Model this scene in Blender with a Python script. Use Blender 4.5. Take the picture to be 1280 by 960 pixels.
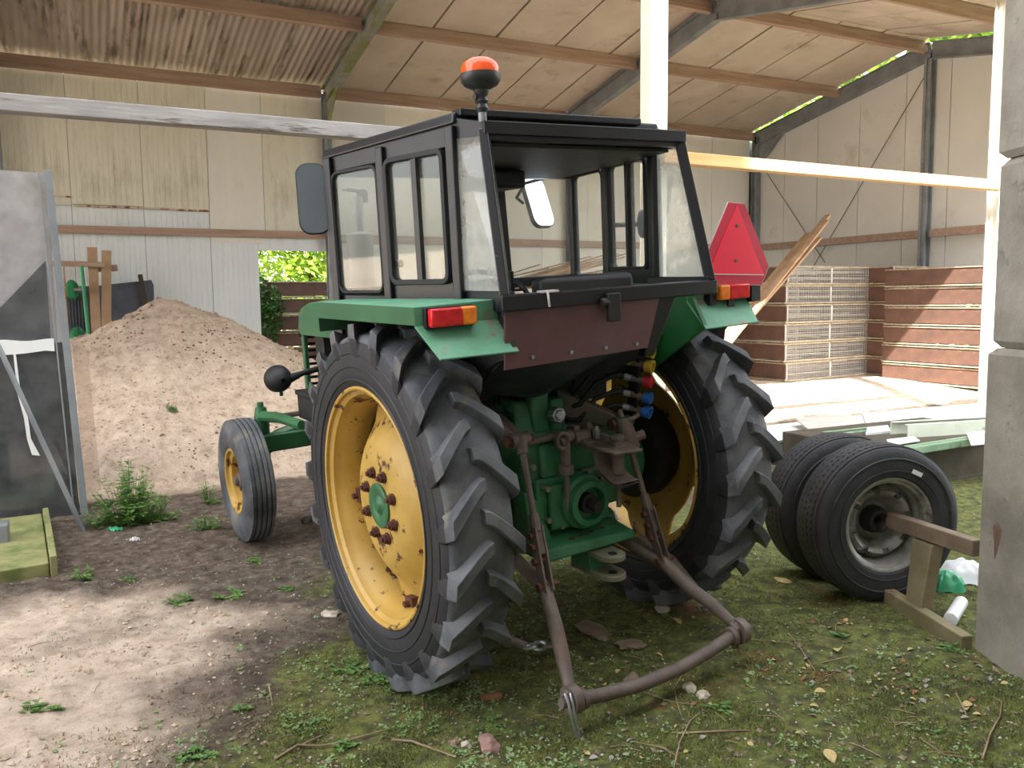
import bpy, bmesh, math, random
from math import sin, cos, pi, sqrt, radians
from mathutils import Vector, Matrix, Euler, noise
for o in list(bpy.data.objects): bpy.data.objects.remove(o)
random.seed(7)
S = bpy.context.scene
# ---------------------------------------------------------------- camera
FP, YAW, PIT, ROL, CH = 1053.28, .47171, .09994, -.01112, 1.6
def cam_axes():
    f = Vector((sin(YAW)*cos(PIT), cos(YAW)*cos(PIT), -sin(PIT)))
    r = Vector((cos(YAW), -sin(YAW), 0)); u = r.cross(f)
    c, s = cos(ROL), sin(ROL)
    return c*r+s*u, -s*r+c*u, f
_r, _u, _f = cam_axes()
cd = bpy.data.cameras.new('camera'); cam = bpy.data.objects.new('camera', cd); S.collection.objects.link(cam)
cd.sensor_width = 36; cd.lens = 36*FP/1280; cd.clip_start = .05; cd.clip_end = 500
m = Matrix((_r, _u, -_f)).transposed().to_4x4(); m.translation = Vector((0, 0, CH)); cam.matrix_world = m
S.camera = cam
# ---------------------------------------------------------------- sky, sun, exposure
W = bpy.data.worlds.new('sky'); S.world = W; W.use_nodes = True
nt = W.node_tree; nt.nodes.clear()
sky = nt.nodes.new('ShaderNodeTexSky'); sky.sky_type = 'NISHITA'; sky.sun_disc = False
SUN = Vector((.55, 1, -1.27)).normalized()
sky.sun_elevation = math.asin(-SUN.z); sky.sun_rotation = math.atan2(-SUN.x, -SUN.y)
sky.dust_density = 3; sky.air_density = 1.0; sky.ozone_density = 1.0
hs = nt.nodes.new('ShaderNodeHueSaturation'); hs.inputs['Saturation'].default_value = .22
bg = nt.nodes.new('ShaderNodeBackground'); bg.inputs[1].default_value = .60
wo = nt.nodes.new('ShaderNodeOutputWorld')
nt.links.new(sky.outputs[0], hs.inputs['Color']); nt.links.new(hs.outputs[0], bg.inputs[0]); nt.links.new(bg.outputs[0], wo.inputs[0])
sl = bpy.data.lights.new('sun', 'SUN'); sl.energy = 12.5; sl.angle = radians(.6); sl.color = (1, .95, .86)
so = bpy.data.objects.new('sun', sl); S.collection.objects.link(so); so.location = (-10, -12, 20)
so.rotation_euler = SUN.to_track_quat('-Z', 'Y').to_euler()
S.view_settings.view_transform = 'Standard'; S.view_settings.look = 'None'
S.view_settings.gamma = 1; S.view_settings.use_curve_mapping = False; S.view_settings.exposure = 1.05

# ================================================================ helpers
def unproj(px, py):
    return _f+_r*((px-640)/FP)-_u*((py-480)/FP)
class MB:
    def __init__(s): s.v = []; s.f = []; s.m = []
    def add(s, vs, fs, mi=0):
        b = len(s.v); s.v += [tuple(v) for v in vs]; s.f += [tuple(b+i for i in f) for f in fs]; s.m += [mi]*len(fs); return s
    def box(s, c, d, rot=None, mi=0):
        c = Vector(c); R = rot.to_matrix() if isinstance(rot, Euler) else (rot or Matrix.Identity(3))
        vs = [c+R@Vector((x*d[0]/2, y*d[1]/2, z*d[2]/2)) for x in (-1, 1) for y in (-1, 1) for z in (-1, 1)]
        return s.add(vs, [(0, 1, 3, 2), (4, 6, 7, 5), (0, 4, 5, 1), (2, 3, 7, 6), (0, 2, 6, 4), (1, 5, 7, 3)], mi)
    def box2(s, a, b, mi=0):
        a = Vector(a); b = Vector(b); return s.box((a+b)/2, b-a, None, mi)
    def hexa(s, q, mi=0):   # 8 corners: bottom ring 4, top ring 4
        return s.add(q, [(3, 2, 1, 0), (4, 5, 6, 7), (0, 1, 5, 4), (1, 2, 6, 5), (2, 3, 7, 6), (3, 0, 4, 7)], mi)
    def beam(s, p0, p1, w, h, up=(0, 0, 1), mi=0):
        p0 = Vector(p0); p1 = Vector(p1); d = (p1-p0).normalized(); up = Vector(up)
        x = d.cross(up).normalized(); z = x.cross(d)
        q = [p+x*(a*w/2)+z*(b*h/2) for p in (p0, p1) for a, b in ((-1, -1), (1, -1), (1, 1), (-1, 1))]
        return s.add(q, [(3, 2, 1, 0), (4, 5, 6, 7), (0, 1, 5, 4), (1, 2, 6, 5), (2, 3, 7, 6), (3, 0, 4, 7)], mi)
    def tube(s, pts, r, n=10, cap=True, mi=0, flat=1):
        pts = [Vector(p) for p in pts]; k = len(pts); rs = r if isinstance(r, (list, tuple)) else [r]*k
        ref = None; rings = []
        for i, p in enumerate(pts):
            t = (pts[min(i+1, k-1)]-pts[max(i-1, 0)]).normalized()
            if ref is None: ref = t.orthogonal().normalized() if abs(t.z) > .95 else t.cross(Vector((0, 0, 1))).normalized()
            ref = (ref-t*ref.dot(t)).normalized(); b = t.cross(ref)
            rings.append([p+(ref*cos(2*pi*j/n)+b*sin(2*pi*j/n)*flat)*rs[i] for j in range(n)])
        vs = [v for R in rings for v in R]
        fs = [(i*n+j, i*n+(j+1) % n, (i+1)*n+(j+1) % n, (i+1)*n+j) for i in range(k-1) for j in range(n)]
        if cap: fs += [tuple(range(n-1, -1, -1)), tuple((k-1)*n+j for j in range(n))]
        return s.add(vs, fs, mi)
    def cyl(s, p0, p1, r0, r1=None, n=16, mi=0):
        return s.tube([p0, p1], [r0, r0 if r1 is None else r1], n, True, mi)
    def lathe(s, prof, o=(0, 0, 0), ax=(1, 0, 0), n=48, mi=0, close=False):
        o = Vector(o); ax = Vector(ax).normalized()
        u = ax.orthogonal().normalized() if abs(ax.x) < .9 else Vector((0, 0, 1)); u = (u-ax*u.dot(ax)).normalized(); w = ax.cross(u)
        k = len(prof)
        vs = [o+ax*a+(u*cos(2*pi*j/n)+w*sin(2*pi*j/n))*r for a, r in prof for j in range(n)]
        fs = [(i*n+j, i*n+(j+1) % n, ((i+1) % k)*n+(j+1) % n, ((i+1) % k)*n+j) for i in range(k if close else k-1) for j in range(n)]
        return s.add(vs, fs, mi)
    def prism(s, poly, d, mi=0):   # poly: 3D pts planar, extruded by d
        d = Vector(d); n = len(poly); vs = [Vector(p) for p in poly]; vs += [p+d for p in vs]
        fs = [tuple(range(n-1, -1, -1)), tuple(range(n, 2*n))]+[(i, (i+1) % n, n+(i+1) % n, n+i) for i in range(n)]
        return s.add(vs, fs, mi)
    def grid(s, fn, nu, nv, mi=0):
        vs = [fn(i/nu, j/nv) for i in range(nu+1) for j in range(nv+1)]
        return s.add(vs, [(i*(nv+1)+j, (i+1)*(nv+1)+j, (i+1)*(nv+1)+j+1, i*(nv+1)+j+1) for i in range(nu) for j in range(nv)], mi)
def rrect(w, h, r, k=5):
    out = []
    for cx, cy, a0 in ((w/2-r, h/2-r, 0), (-w/2+r, h/2-r, 90), (-w/2+r, -h/2+r, 180), (w/2-r, -h/2+r, 270)):
        for i in range(k+1):
            a = radians(a0+90*i/k); out.append((cx+r*cos(a), cy+r*sin(a)))
    return out
def obj(name, mb, mats, parent=None, sm=35, bev=0, fix=True, seg=2):
    me = bpy.data.meshes.new(name); me.from_pydata(mb.v, [], mb.f)
    for mt in (mats if isinstance(mats, (list, tuple)) else [mats]): me.materials.append(mt)
    if any(mb.m): me.polygons.foreach_set('material_index', mb.m)
    me.validate()
    if fix:
        bm = bmesh.new(); bm.from_mesh(me); bmesh.ops.recalc_face_normals(bm, faces=bm.faces); bm.to_mesh(me); bm.free()
    if sm:
        me.shade_smooth(); me.set_sharp_from_angle(angle=radians(sm))
    o = bpy.data.objects.new(name, me); S.collection.objects.link(o)
    if parent: o.parent = parent
    if bev:
        b = o.modifiers.new('b', 'BEVEL'); b.width = bev; b.segments = seg; b.limit_method = 'ANGLE'; b.angle_limit = radians(40)
    return o
def tag(o, label=None, cat=None, group=None, kind=None):
    if label: o['label'] = label
    if cat: o['category'] = cat
    if group: o['group'] = group
    if kind: o['kind'] = kind
    return o
def empty(name, loc=(0, 0, 0), label=None, cat=None, group=None, rot=(0, 0, 0)):
    o = bpy.data.objects.new(name, None); S.collection.objects.link(o); o.location = loc; o.rotation_euler = rot
    o.empty_display_size = .2
    return tag(o, label, cat, group)
def dup(root, loc=None, rot=None, parent=None):
    c = root.copy(); S.collection.objects.link(c)
    if parent: c.parent = parent
    if loc is not None: c.location = loc
    if rot is not None: c.rotation_euler = rot
    for ch in list(root.children):
        d = dup(ch, parent=c)
    return c

# ---------------------------------------------------------------- materials
def mat(name, c1, c2=None, sc=6, rough=.7, metal=0, bump=.0, bsc=40, c3=None, s3=12, t3=.6, w3=.06, lo=.35, hi=.65, stretch=None, spec=.5, alpha=None, coord='Object', c3mix=1.0, bump3=0):
    m = bpy.data.materials.new(name); m.use_nodes = True; nt = m.node_tree; N = nt.nodes; L = nt.links
    b = N['Principled BSDF']; b.inputs['Roughness'].default_value = rough; b.inputs['Metallic'].default_value = metal
    b.inputs['Specular IOR Level'].default_value = spec
    tc = N.new('ShaderNodeTexCoord'); src = tc.outputs[coord]
    if stretch:
        mp = N.new('ShaderNodeMapping'); mp.inputs['Scale'].default_value = stretch; L.new(src, mp.inputs[0]); src = mp.outputs[0]
    def nz(scale, det=6, rg=.6):
        n = N.new('ShaderNodeTexNoise'); n.inputs['Scale'].default_value = scale; n.inputs['Detail'].default_value = det
        n.inputs['Roughness'].default_value = rg; L.new(src, n.inputs['Vector']); return n
    col = None
    if c2:
        r = N.new('ShaderNodeValToRGB'); r.color_ramp.elements[0].position = lo; r.color_ramp.elements[1].position = hi
        r.color_ramp.elements[0].color = (*c1, 1); r.color_ramp.elements[1].color = (*c2, 1)
        L.new(nz(sc).outputs['Fac'], r.inputs[0]); col = r.outputs[0]
    if c3:
        r = N.new('ShaderNodeMapRange'); r.inputs[1].default_value = t3; r.inputs[2].default_value = t3+w3; r.inputs[4].default_value = c3mix
        n3 = nz(s3, 8, .65); L.new(n3.outputs['Fac'], r.inputs[0])
        mx = N.new('ShaderNodeMix'); mx.data_type = 'RGBA'; L.new(r.outputs[0], mx.inputs[0])
        if col: L.new(col, mx.inputs[6])
        else: mx.inputs[6].default_value = (*c1, 1)
        mx.inputs[7].default_value = (*c3, 1); col = mx.outputs[2]
    if col: L.new(col, b.inputs['Base Color'])
    else: b.inputs['Base Color'].default_value = (*c1, 1)
    if bump:
        bp = N.new('ShaderNodeBump'); bp.inputs['Strength'].default_value = bump; bp.inputs['Distance'].default_value = .01
        L.new(nz(bsc, 8, .7).outputs['Fac'], bp.inputs['Height']); L.new(bp.outputs[0], b.inputs['Normal'])
    return m
def hexc(h):
    f = lambda c: (c/12.92 if c <= .04045 else ((c+.055)/1.055)**2.4)
    return tuple(f(int(h[i:i+2], 16)/255) for i in (0, 2, 4))
H = hexc
M = {}
M['rubber'] = mat('tyre_rubber', H('37393f'), H('66686c'), 4.5, .6, bump=.5, bsc=30, c3=H('7d7768'), s3=6, t3=.55, w3=.15, c3mix=.7)
M['rubber_smooth'] = mat('tyre_sidewall', H('191a1e'), H('26272c'), 4, .55, bump=.3, bsc=25, c3=H('4a4946'), s3=9, t3=.6, w3=.15, c3mix=.4)
M['rubber_truck'] = mat('truck_rubber', H('25262a'), H('37383b'), 5, .6, bump=.3, bsc=50, c3=H('6a6a60'), s3=14, t3=.62, w3=.12, c3mix=.5)
M['yellow'] = mat('yellow_paint_rusty', H('ac8a3e'), H('c09c4e'), 4, .45, c3=H('4e2a1c'), s3=10, t3=.578, w3=.025, bump=.12, bsc=30)
M['green'] = mat('green_paint', H('285a37'), H('336841'), 4, .45, c3=H('7a6a5c'), s3=6, t3=.64, w3=.08, c3mix=.7)
M['green_fade'] = mat('faded_green_paint', H('4f8f6c'), H('6ca688'), 5, .5, c3=H('8a5a52'), s3=5, t3=.56, w3=.1, c3mix=.75)  # faded green with the sky's pale reflection put into its colour
M['green_cast'] = mat('oily_green_casting', H('2c6444'), H('3a7c54'), 7, .5, c3=H('4a3f34'), s3=8, t3=.54, w3=.12, c3mix=.8, bump=.35, bsc=60)
M['green_dark'] = mat('dark_green_paint', H('1c5c30'), H('226a38'), 3, .4)
M['black'] = mat('black_cab_paint', H('0c0e13'), H('15181e'), 6, .34, c3=H('6a6c70'), s3=34, t3=.70, w3=.03, bump=.1, bsc=50)
M['black_plain'] = mat('black_rubber_seal', H('101114'), None, rough=.6)
M['black_matt'] = mat('dark_oily_steel', H('131313'), H('242220'), 9, .6)
M['rust'] = mat('rusty_brown_steel', H('5c504a'), H('766a62'), 9, .6, .2, bump=.3, bsc=60, c3=H('7c4a34'), s3=7, t3=.58, w3=.12, c3mix=.7)
M['rust_dark'] = mat('dark_rust_bolt', H('4a2a22'), H('5f3a2c'), 20, .75)
M['steel'] = mat('bright_steel', H('9aa0a6'), H('b4b8bb'), 12, .3, .8)
M['panel_brown'] = mat('brown_primer_panel', H('5f4045'), H('6f4c52'), 4, .5, c3=H('6a5a5c'), s3=3, t3=.5, w3=.2, c3mix=.6)
M['sheet_black'] = mat('black_tarpaulin', H('1e2229'), H('2c3139'), 5, .3, bump=.5, bsc=9)
M['red'] = mat('red_reflector', H('ff2248'), None, rough=.35)
M['red_dark'] = mat('dark_red_reflector_border', H('c82444'), H('d83350'), 4, .3)
M['white_edge'] = mat('pale_edge', H('d8d0d0'), None, rough=.5)
M['lens_red'] = mat('red_lens', H('c01018'), H('e02028'), 30, .2)
M['lens_orange'] = mat('orange_lens', H('e87010'), H('f89028'), 30, .2)
M['beacon'] = mat('orange_dome', H('f05018'), H('ff6a30'), 6, .12)
M['beacon_base'] = mat('beacon_black_plastic', H('20252a'), H('3a3a3a'), 8, .4)
M['seat'] = mat('black_vinyl', H('1a1a1c'), None, rough=.5)
M['muffler'] = mat('grey_rusty_muffler', H('6f6a66'), H('878079'), 6, .6, .2)
M['timber'] = mat('old_brown_timber', H('9c8070'), H('b39a8a'), 3, .8, bump=.35, bsc=14, stretch=(.35, 5, 5), c3=H('5e463a'), s3=4, t3=.62, w3=.12, c3mix=.6)
M['timber_new'] = mat('fresh_orange_timber', H('c99a63'), H('dfb57e'), 3, .7, bump=.2, bsc=14, stretch=(.35, 5, 5), c3=H('a86e3c'), s3=3, t3=.58, w3=.15)  # orange tone of the beam running right from the post
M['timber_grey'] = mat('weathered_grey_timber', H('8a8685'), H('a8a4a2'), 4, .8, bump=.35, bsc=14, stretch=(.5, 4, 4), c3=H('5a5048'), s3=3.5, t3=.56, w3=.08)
M['timber_mossy'] = mat('mossy_board', H('787a4c'), H('929062'), 4, .9, bump=.3, bsc=20, c3=H('5f6b35'), s3=3, t3=.5, w3=.15)
M['plank'] = mat('pale_brown_plank', H('8f7358'), H('b09070'), 4, .8, bump=.3, bsc=20, c3=H('6a5238'), s3=5, t3=.6, w3=.1)
M['galv'] = mat('galvanised_steel', H('7d8388'), H('989da1'), 3, .5, .35, c3=H('6b6a50'), s3=3, t3=.6, w3=.15, c3mix=.6)
M['rafter_moss'] = mat('mossy_grey_rafter', H('7b7d78'), H('92938c'), 3, .6, .1, c3=H('767a3c'), s3=2.5, t3=.48, w3=.12)
M['post'] = mat('cream_painted_steel', H('e2dccb'), H('ece7d8'), 2, .5, c3=H('a8b070'), s3=2.5, t3=.72, w3=.05)
M['concrete'] = mat('weathered_concrete', H('756f64'), H('a0988a'), 2.2, .9, bump=.6, bsc=30, c3=H('4a463f'), s3=9, t3=.60, w3=.10, c3mix=.7)
M['brown_board'] = mat('red_brown_board', H('553f37'), H('694c3f'), 4, .75, c3=H('8a6a50'), s3=9, t3=.62, w3=.08)
M['pale_rail'] = mat('pale_weathered_rail', H('948670'), H('b2a692'), 8, .85, bump=.3, bsc=40, c3=H('6f604c'), s3=14, t3=.58, w3=.08)
M['wire'] = mat('galvanised_wire', H('b8b8b4'), H('d4d4d0'), 9, .5, .2)
M['white_panel'] = mat('white_coated_sheet', H('cfd4d6'), H('e4e8e8'), 3, .4, c3=H('8f9484'), s3=4, t3=.6, w3=.15, c3mix=.7)
M['green_sheet'] = mat('sage_green_channel', H('6f8f72'), H('8aa588'), 3, .5, c3=H('596353'), s3=5, t3=.58, w3=.12)
M['grey_sheet'] = mat('grey_board', H('a8a49e'), H('bcb7af'), 3, .7)
M['pale_green'] = mat('pale_green_channel', H('c4cdb8'), H('d6dcca'), 3, .5, c3=H('8a9078'), s3=5, t3=.6, w3=.1)
M['dark_wood'] = mat('dark_damp_timber', H('3a352c'), H('504838'), 5, .9)
M['blueboard'] = mat('dark_blue_board', H('454a56'), H('585d68'), 3, .6)
M['green_pipe'] = mat('green_pipe', H('2f8a5a'), H('3c9a68'), 5, .5)
M['white_plastic'] = mat('white_plastic', H('e4e6e6'), None, rough=.4)
M['green_bag'] = mat('green_plastic_bag', H('2f9a6a'), H('55b88a'), 9, .3)
M['stone'] = mat('reddish_stone', H('8a6a62'), H('a88a80'), 7, .9, bump=.5, bsc=30)
M['pebble'] = mat('pale_pebble', H('a89c8a'), H('c8bfae'), 12, .9)
M['stick'] = mat('dry_twig', H('7a6652'), H('a08c72'), 9, .9)
M['leaf_yellow'] = mat('dead_leaf_yellow', H('a48e58'), H('c2b07c'), 9, .8)
M['leaf_grey'] = mat('dead_leaf_grey', H('7d766c'), H('a09a92'), 9, .8)
M['leaf_brown'] = mat('dead_leaf_brown', H('7a4c32'), H('94694a'), 9, .8)
M['barn'] = mat('barn_cladding', H('8f8c84'), H('9c9990'), 1, .8)
M['barn_roof'] = mat('barn_roof', H('6a5048'), None, rough=.8)
def leafmat(name, a, b, tr=.5):
    m = mat(name, a, b, 3, .5); nt = m.node_tree; N = nt.nodes; L = nt.links
    p = N['Principled BSDF']; t = N.new('ShaderNodeBsdfTranslucent'); x = N.new('ShaderNodeMixShader'); x.inputs[0].default_value = tr
    src = p.inputs['Base Color'].links[0].from_socket; L.new(src, t.inputs[0])
    L.new(p.outputs[0], x.inputs[1]); L.new(t.outputs[0], x.inputs[2]); L.new(x.outputs[0], N['Material Output'].inputs[0]); return m
M['leaf'] = leafmat('weed_leaf', H('56803f'), H('7e9f56'), .3)
M['leaf_blue'] = leafmat('ground_cover_leaf', H('6a8f50'), H('98b07a'), .25)
M['brown_stain'] = mat('brown_stain', H('5a4436'), H('7a6250'), 9, .9)
M['clevis_dark'] = mat('oily_olive_arm', H('3f4436'), H('57564a'), 7, .5, .2, c3=H('5f4a40'), s3=6, t3=.55, w3=.1)
M['clevis'] = mat('worn_clevis_steel', H('6f705e'), H('87866f'), 8, .6, .2)
M['tree_leaf'] = leafmat('tree_leaf', H('56842a'), H('a4b840'), .5)
M['ivy'] = leafmat('ivy_leaf', H('2f5a20'), H('55803a'), .3)
def glass(name, tint=(.95, .97, .96), haze=.1, gl=.08, hazecol=(.75, .74, .7)):
    m = bpy.data.materials.new(name); m.use_nodes = True; nt = m.node_tree; N = nt.nodes; L = nt.links; N.remove(N['Principled BSDF'])
    t = N.new('ShaderNodeBsdfTransparent'); t.inputs[0].default_value = (*tint, 1)
    g = N.new('ShaderNodeBsdfGlossy'); g.inputs['Roughness'].default_value = .03
    d = N.new('ShaderNodeBsdfDiffuse'); d.inputs[0].default_value = (*hazecol, 1)
    tl = N.new('ShaderNodeBsdfTranslucent'); tl.inputs[0].default_value = (*hazecol, 1)
    tc = N.new('ShaderNodeTexCoord'); nz = N.new('ShaderNodeTexNoise'); nz.inputs['Scale'].default_value = 5; nz.inputs['Detail'].default_value = 6; L.new(tc.outputs['Object'], nz.inputs[0])
    mr = N.new('ShaderNodeMapRange'); mr.inputs[1].default_value = .3; mr.inputs[2].default_value = .7; mr.inputs[3].default_value = haze*.6; mr.inputs[4].default_value = min(1, haze*1.4)
    L.new(nz.outputs['Fac'], mr.inputs[0])
    dd = N.new('ShaderNodeMixShader'); dd.inputs[0].default_value = .5; L.new(d.outputs[0], dd.inputs[1]); L.new(tl.outputs[0], dd.inputs[2])
    a = N.new('ShaderNodeMixShader'); L.new(mr.outputs[0], a.inputs[0]); L.new(t.outputs[0], a.inputs[1]); L.new(dd.outputs[0], a.inputs[2])
    b = N.new('ShaderNodeMixShader'); b.inputs[0].default_value = gl; L.new(a.outputs[0], b.inputs[1]); L.new(g.outputs[0], b.inputs[2])
    L.new(b.outputs[0], N['Material Output'].inputs[0]); return m
M['glass'] = glass('cab_glass', haze=.06, gl=.05)
M['glass_dusty'] = glass('dusty_cab_glass', haze=.38, gl=.05)
M['acrylic'] = glass('cloudy_plastic_sheet', (.8, .8, .82), .55, .06, (.66, .66, .68))
M['acrylic_dark'] = glass('dark_plastic_sheet', (.35, .36, .38), .6, .08, (.22, .23, .24))
M['clear_strip'] = glass('clear_plastic_strip', (.95, .9, .86), .2, .05, (.8, .74, .7))
mm = bpy.data.materials.new('mirror_glass'); mm.use_nodes = True; p = mm.node_tree.nodes['Principled BSDF']
p.inputs['Metallic'].default_value = 1; p.inputs['Roughness'].default_value = .04; p.inputs['Base Color'].default_value = (.8, .85, .9, 1); M['mirror'] = mm
M['mirror_old'] = mat('dull_mirror_glass', (.16, .19, .22), (.22, .25, .28), 2, .22, .6)  # left mirror's dark slate reflection put into the glass colour
# wall / roof sheets
M['wall_lower'] = mat('white_cladding', H('dde4e8'), H('e6ecf0'), 1.2, .55, c3=H('a8a890'), s3=1.6, t3=.58, w3=.12, c3mix=.35, stretch=(2, 2, .6))
M['wall_upper'] = mat('yellowed_cladding', H('d8d5c6'), H('e4e1d4'), 1.4, .6, c3=H('8f8a62'), s3=1.5, t3=.52, w3=.2, c3mix=.6, stretch=(2.2, 2, .5))
M['wall_cream'] = mat('cream_cladding', H('e2e0d8'), H('e9e7e0'), 1.0, .55, c3=H('a8a080'), s3=1.2, t3=.6, w3=.2, c3mix=.4, stretch=(2, 2, .6))
M['wall_gable'] = mat('grey_cream_cladding', H('d4d3ce'), H('dddcd7'), 1.0, .6, c3=H('98917c'), s3=1.5, t3=.58, w3=.2, c3mix=.5)
M['rust_line'] = mat('rust_streak', H('8a4a2c'), H('c8bca8'), 6, .8, lo=.42, hi=.5)
M['roof_corr'] = mat('stained_fibre_cement', H('9c9084'), H('b8aca0'), 1.3, .9, c3=H('4c3f34'), s3=2.2, t3=.54, w3=.12, c3mix=.75, stretch=(3.0, .35, 1))
M['roof_smooth'] = mat('brown_roof_board', H('c0b2a4'), H('cec1b4'), 1.4, .9, c3=H('7a6450'), s3=1.6, t3=.55, w3=.2, c3mix=.6)

# ================================================================ tractor pose and terrain
TL = Vector((1.913, 3.481, .003))
TM = Matrix(((.99384006, -.09594474, -.05546666), (.09447664, .99511857, -.02851665), (.05793192, .02310068, .99805323)))
TMT = TM.transposed()
def n2(x, y, sc, seed=0): return noise.noise(Vector((x*sc+seed, y*sc-seed, seed*.37)))
def sst(a, b, x):
    t = max(0, min(1, (x-a)/(b-a))); return t*t*(3-2*t)
def base_z(x, y):
    u = .99384*(x-TL.x)+.0945*(y-TL.y); w = -.0959*(x-TL.x)+.9951*(y-TL.y)
    k = math.exp(-((u/1.7)**4+((w-1.)/2.4)**4))
    return (.058*u+.0231*w)*k + .12*sst(8.2, 10.4, y)*sst(5, 8, x)
def heap(x, y):   # sand heap
    dx, dy = x-.80, y-10.1
    rx = 3.0 if dx > 0 else 2.5; ry = 2.35 if dy < 0 else 2.6
    r = sqrt((dx/rx)**2+(dy/ry)**2)
    r += .05*n2(x, y, 1.3, 5)
    return 1.86*max(0, 1-r)**.93*(1-.10*math.exp(-(r*4)**2)) if r < 1 else 0
def ground_z(x, y):
    z = base_z(x, y)
    near = 1 if (-4 < x < 12 and -2 < y < 14) else 0
    if near:
        z += .018*n2(x, y, 1.1, 3)+.012*n2(x, y, 3.1, 9)
        z += .008*n2(x, y, 9, 1)*(1.0)
        dirt = sst(1.6, .2, x)*sst(2.5, 4.5, y)
        z += dirt*(.022*abs(n2(x, y, 5.5, 2))+.013*n2(x, y, 16, 4))
    h = heap(x, y)
    if h > 0: z += h+min(1, h*3)*(.07*n2(x, y, 2.2, 8)+.045*n2(x, y, 6, 12)+.022*n2(x, y, 14, 3)) - .18*math.exp(-(((x-1.0)/.5)**2+((y-8.7)/.35)**2))
    return z
def axis(segs):
    out = []
    for a, b, st in segs:
        n = max(1, round((b-a)/st)); out += [a+(b-a)*i/n for i in range(n)]
    return out+[segs[-1][1]]
gx = axis([(-70, -8, 6), (-8, -2, .4), (-2, -.9, .08), (-.9, 4.4, .033), (4.4, 9, .12), (9, 16, .25), (16, 70, 6)])
gy = axis([(-60, -4, 5), (-4, 1.2, .3), (1.2, 8.2, .033), (8.2, 11.5, .06), (11.5, 16, .25), (16, 80, 6)])
nx, ny = len(gx), len(gy)
gv = [(x, y, ground_z(x, y)) for x in gx for y in gy]
me = bpy.data.meshes.new('floor'); me.from_pydata(gv, [], [(i*ny+j, (i+1)*ny+j, (i+1)*ny+j+1, i*ny+j+1) for i in range(nx-1) for j in range(ny-1)])
at = me.color_attributes.new('mask', 'FLOAT_COLOR', 'POINT'); cols = []
def masks(x, y):
    w = .35*n2(x, y, .9, 20)+.2*n2(x, y, 2.7, 21)
    s1 = sst(1.4, .15, x+.28*abs(y-4.3)+w*.9)*sst(5.7, 5.0, y+w)*sst(2.0, 4.0, y-x*.5+w)*(.74+.35*n2(x, y, 2.2, 61))
    s1 = max(s1, .95*sst(7.2, 8.0, y+w*.6)*sst(3.4, 1.6, x))           # around the heap
    s1 = max(s1, sst(7.6, 8.6, y+w))                             # hall floor
    s1 = max(s1, .35*sst(-.1, -1, x))
    moss = sst(-.05, 1.05, x+w*2-.22*(y-3))*sst(6.0, 4.2, y+w)
    moss = max(moss, .5*sst(.25, .6, n2(x, y, .8, 33)+.3)*sst(7.5, 6, y)*(1-s1))
    return s1, moss*(1-s1*.9), sst(.15, .5, n2(x, y, 1.6, 40)+.1)
for x, y, z in gv:
    a, b, c = masks(x, y); cols += [a, b, c, 1]
at.data.foreach_set('color', cols); me.shade_smooth()
floor = bpy.data.objects.new('floor', me); S.collection.objects.link(floor); floor['kind'] = 'structure'
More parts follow.
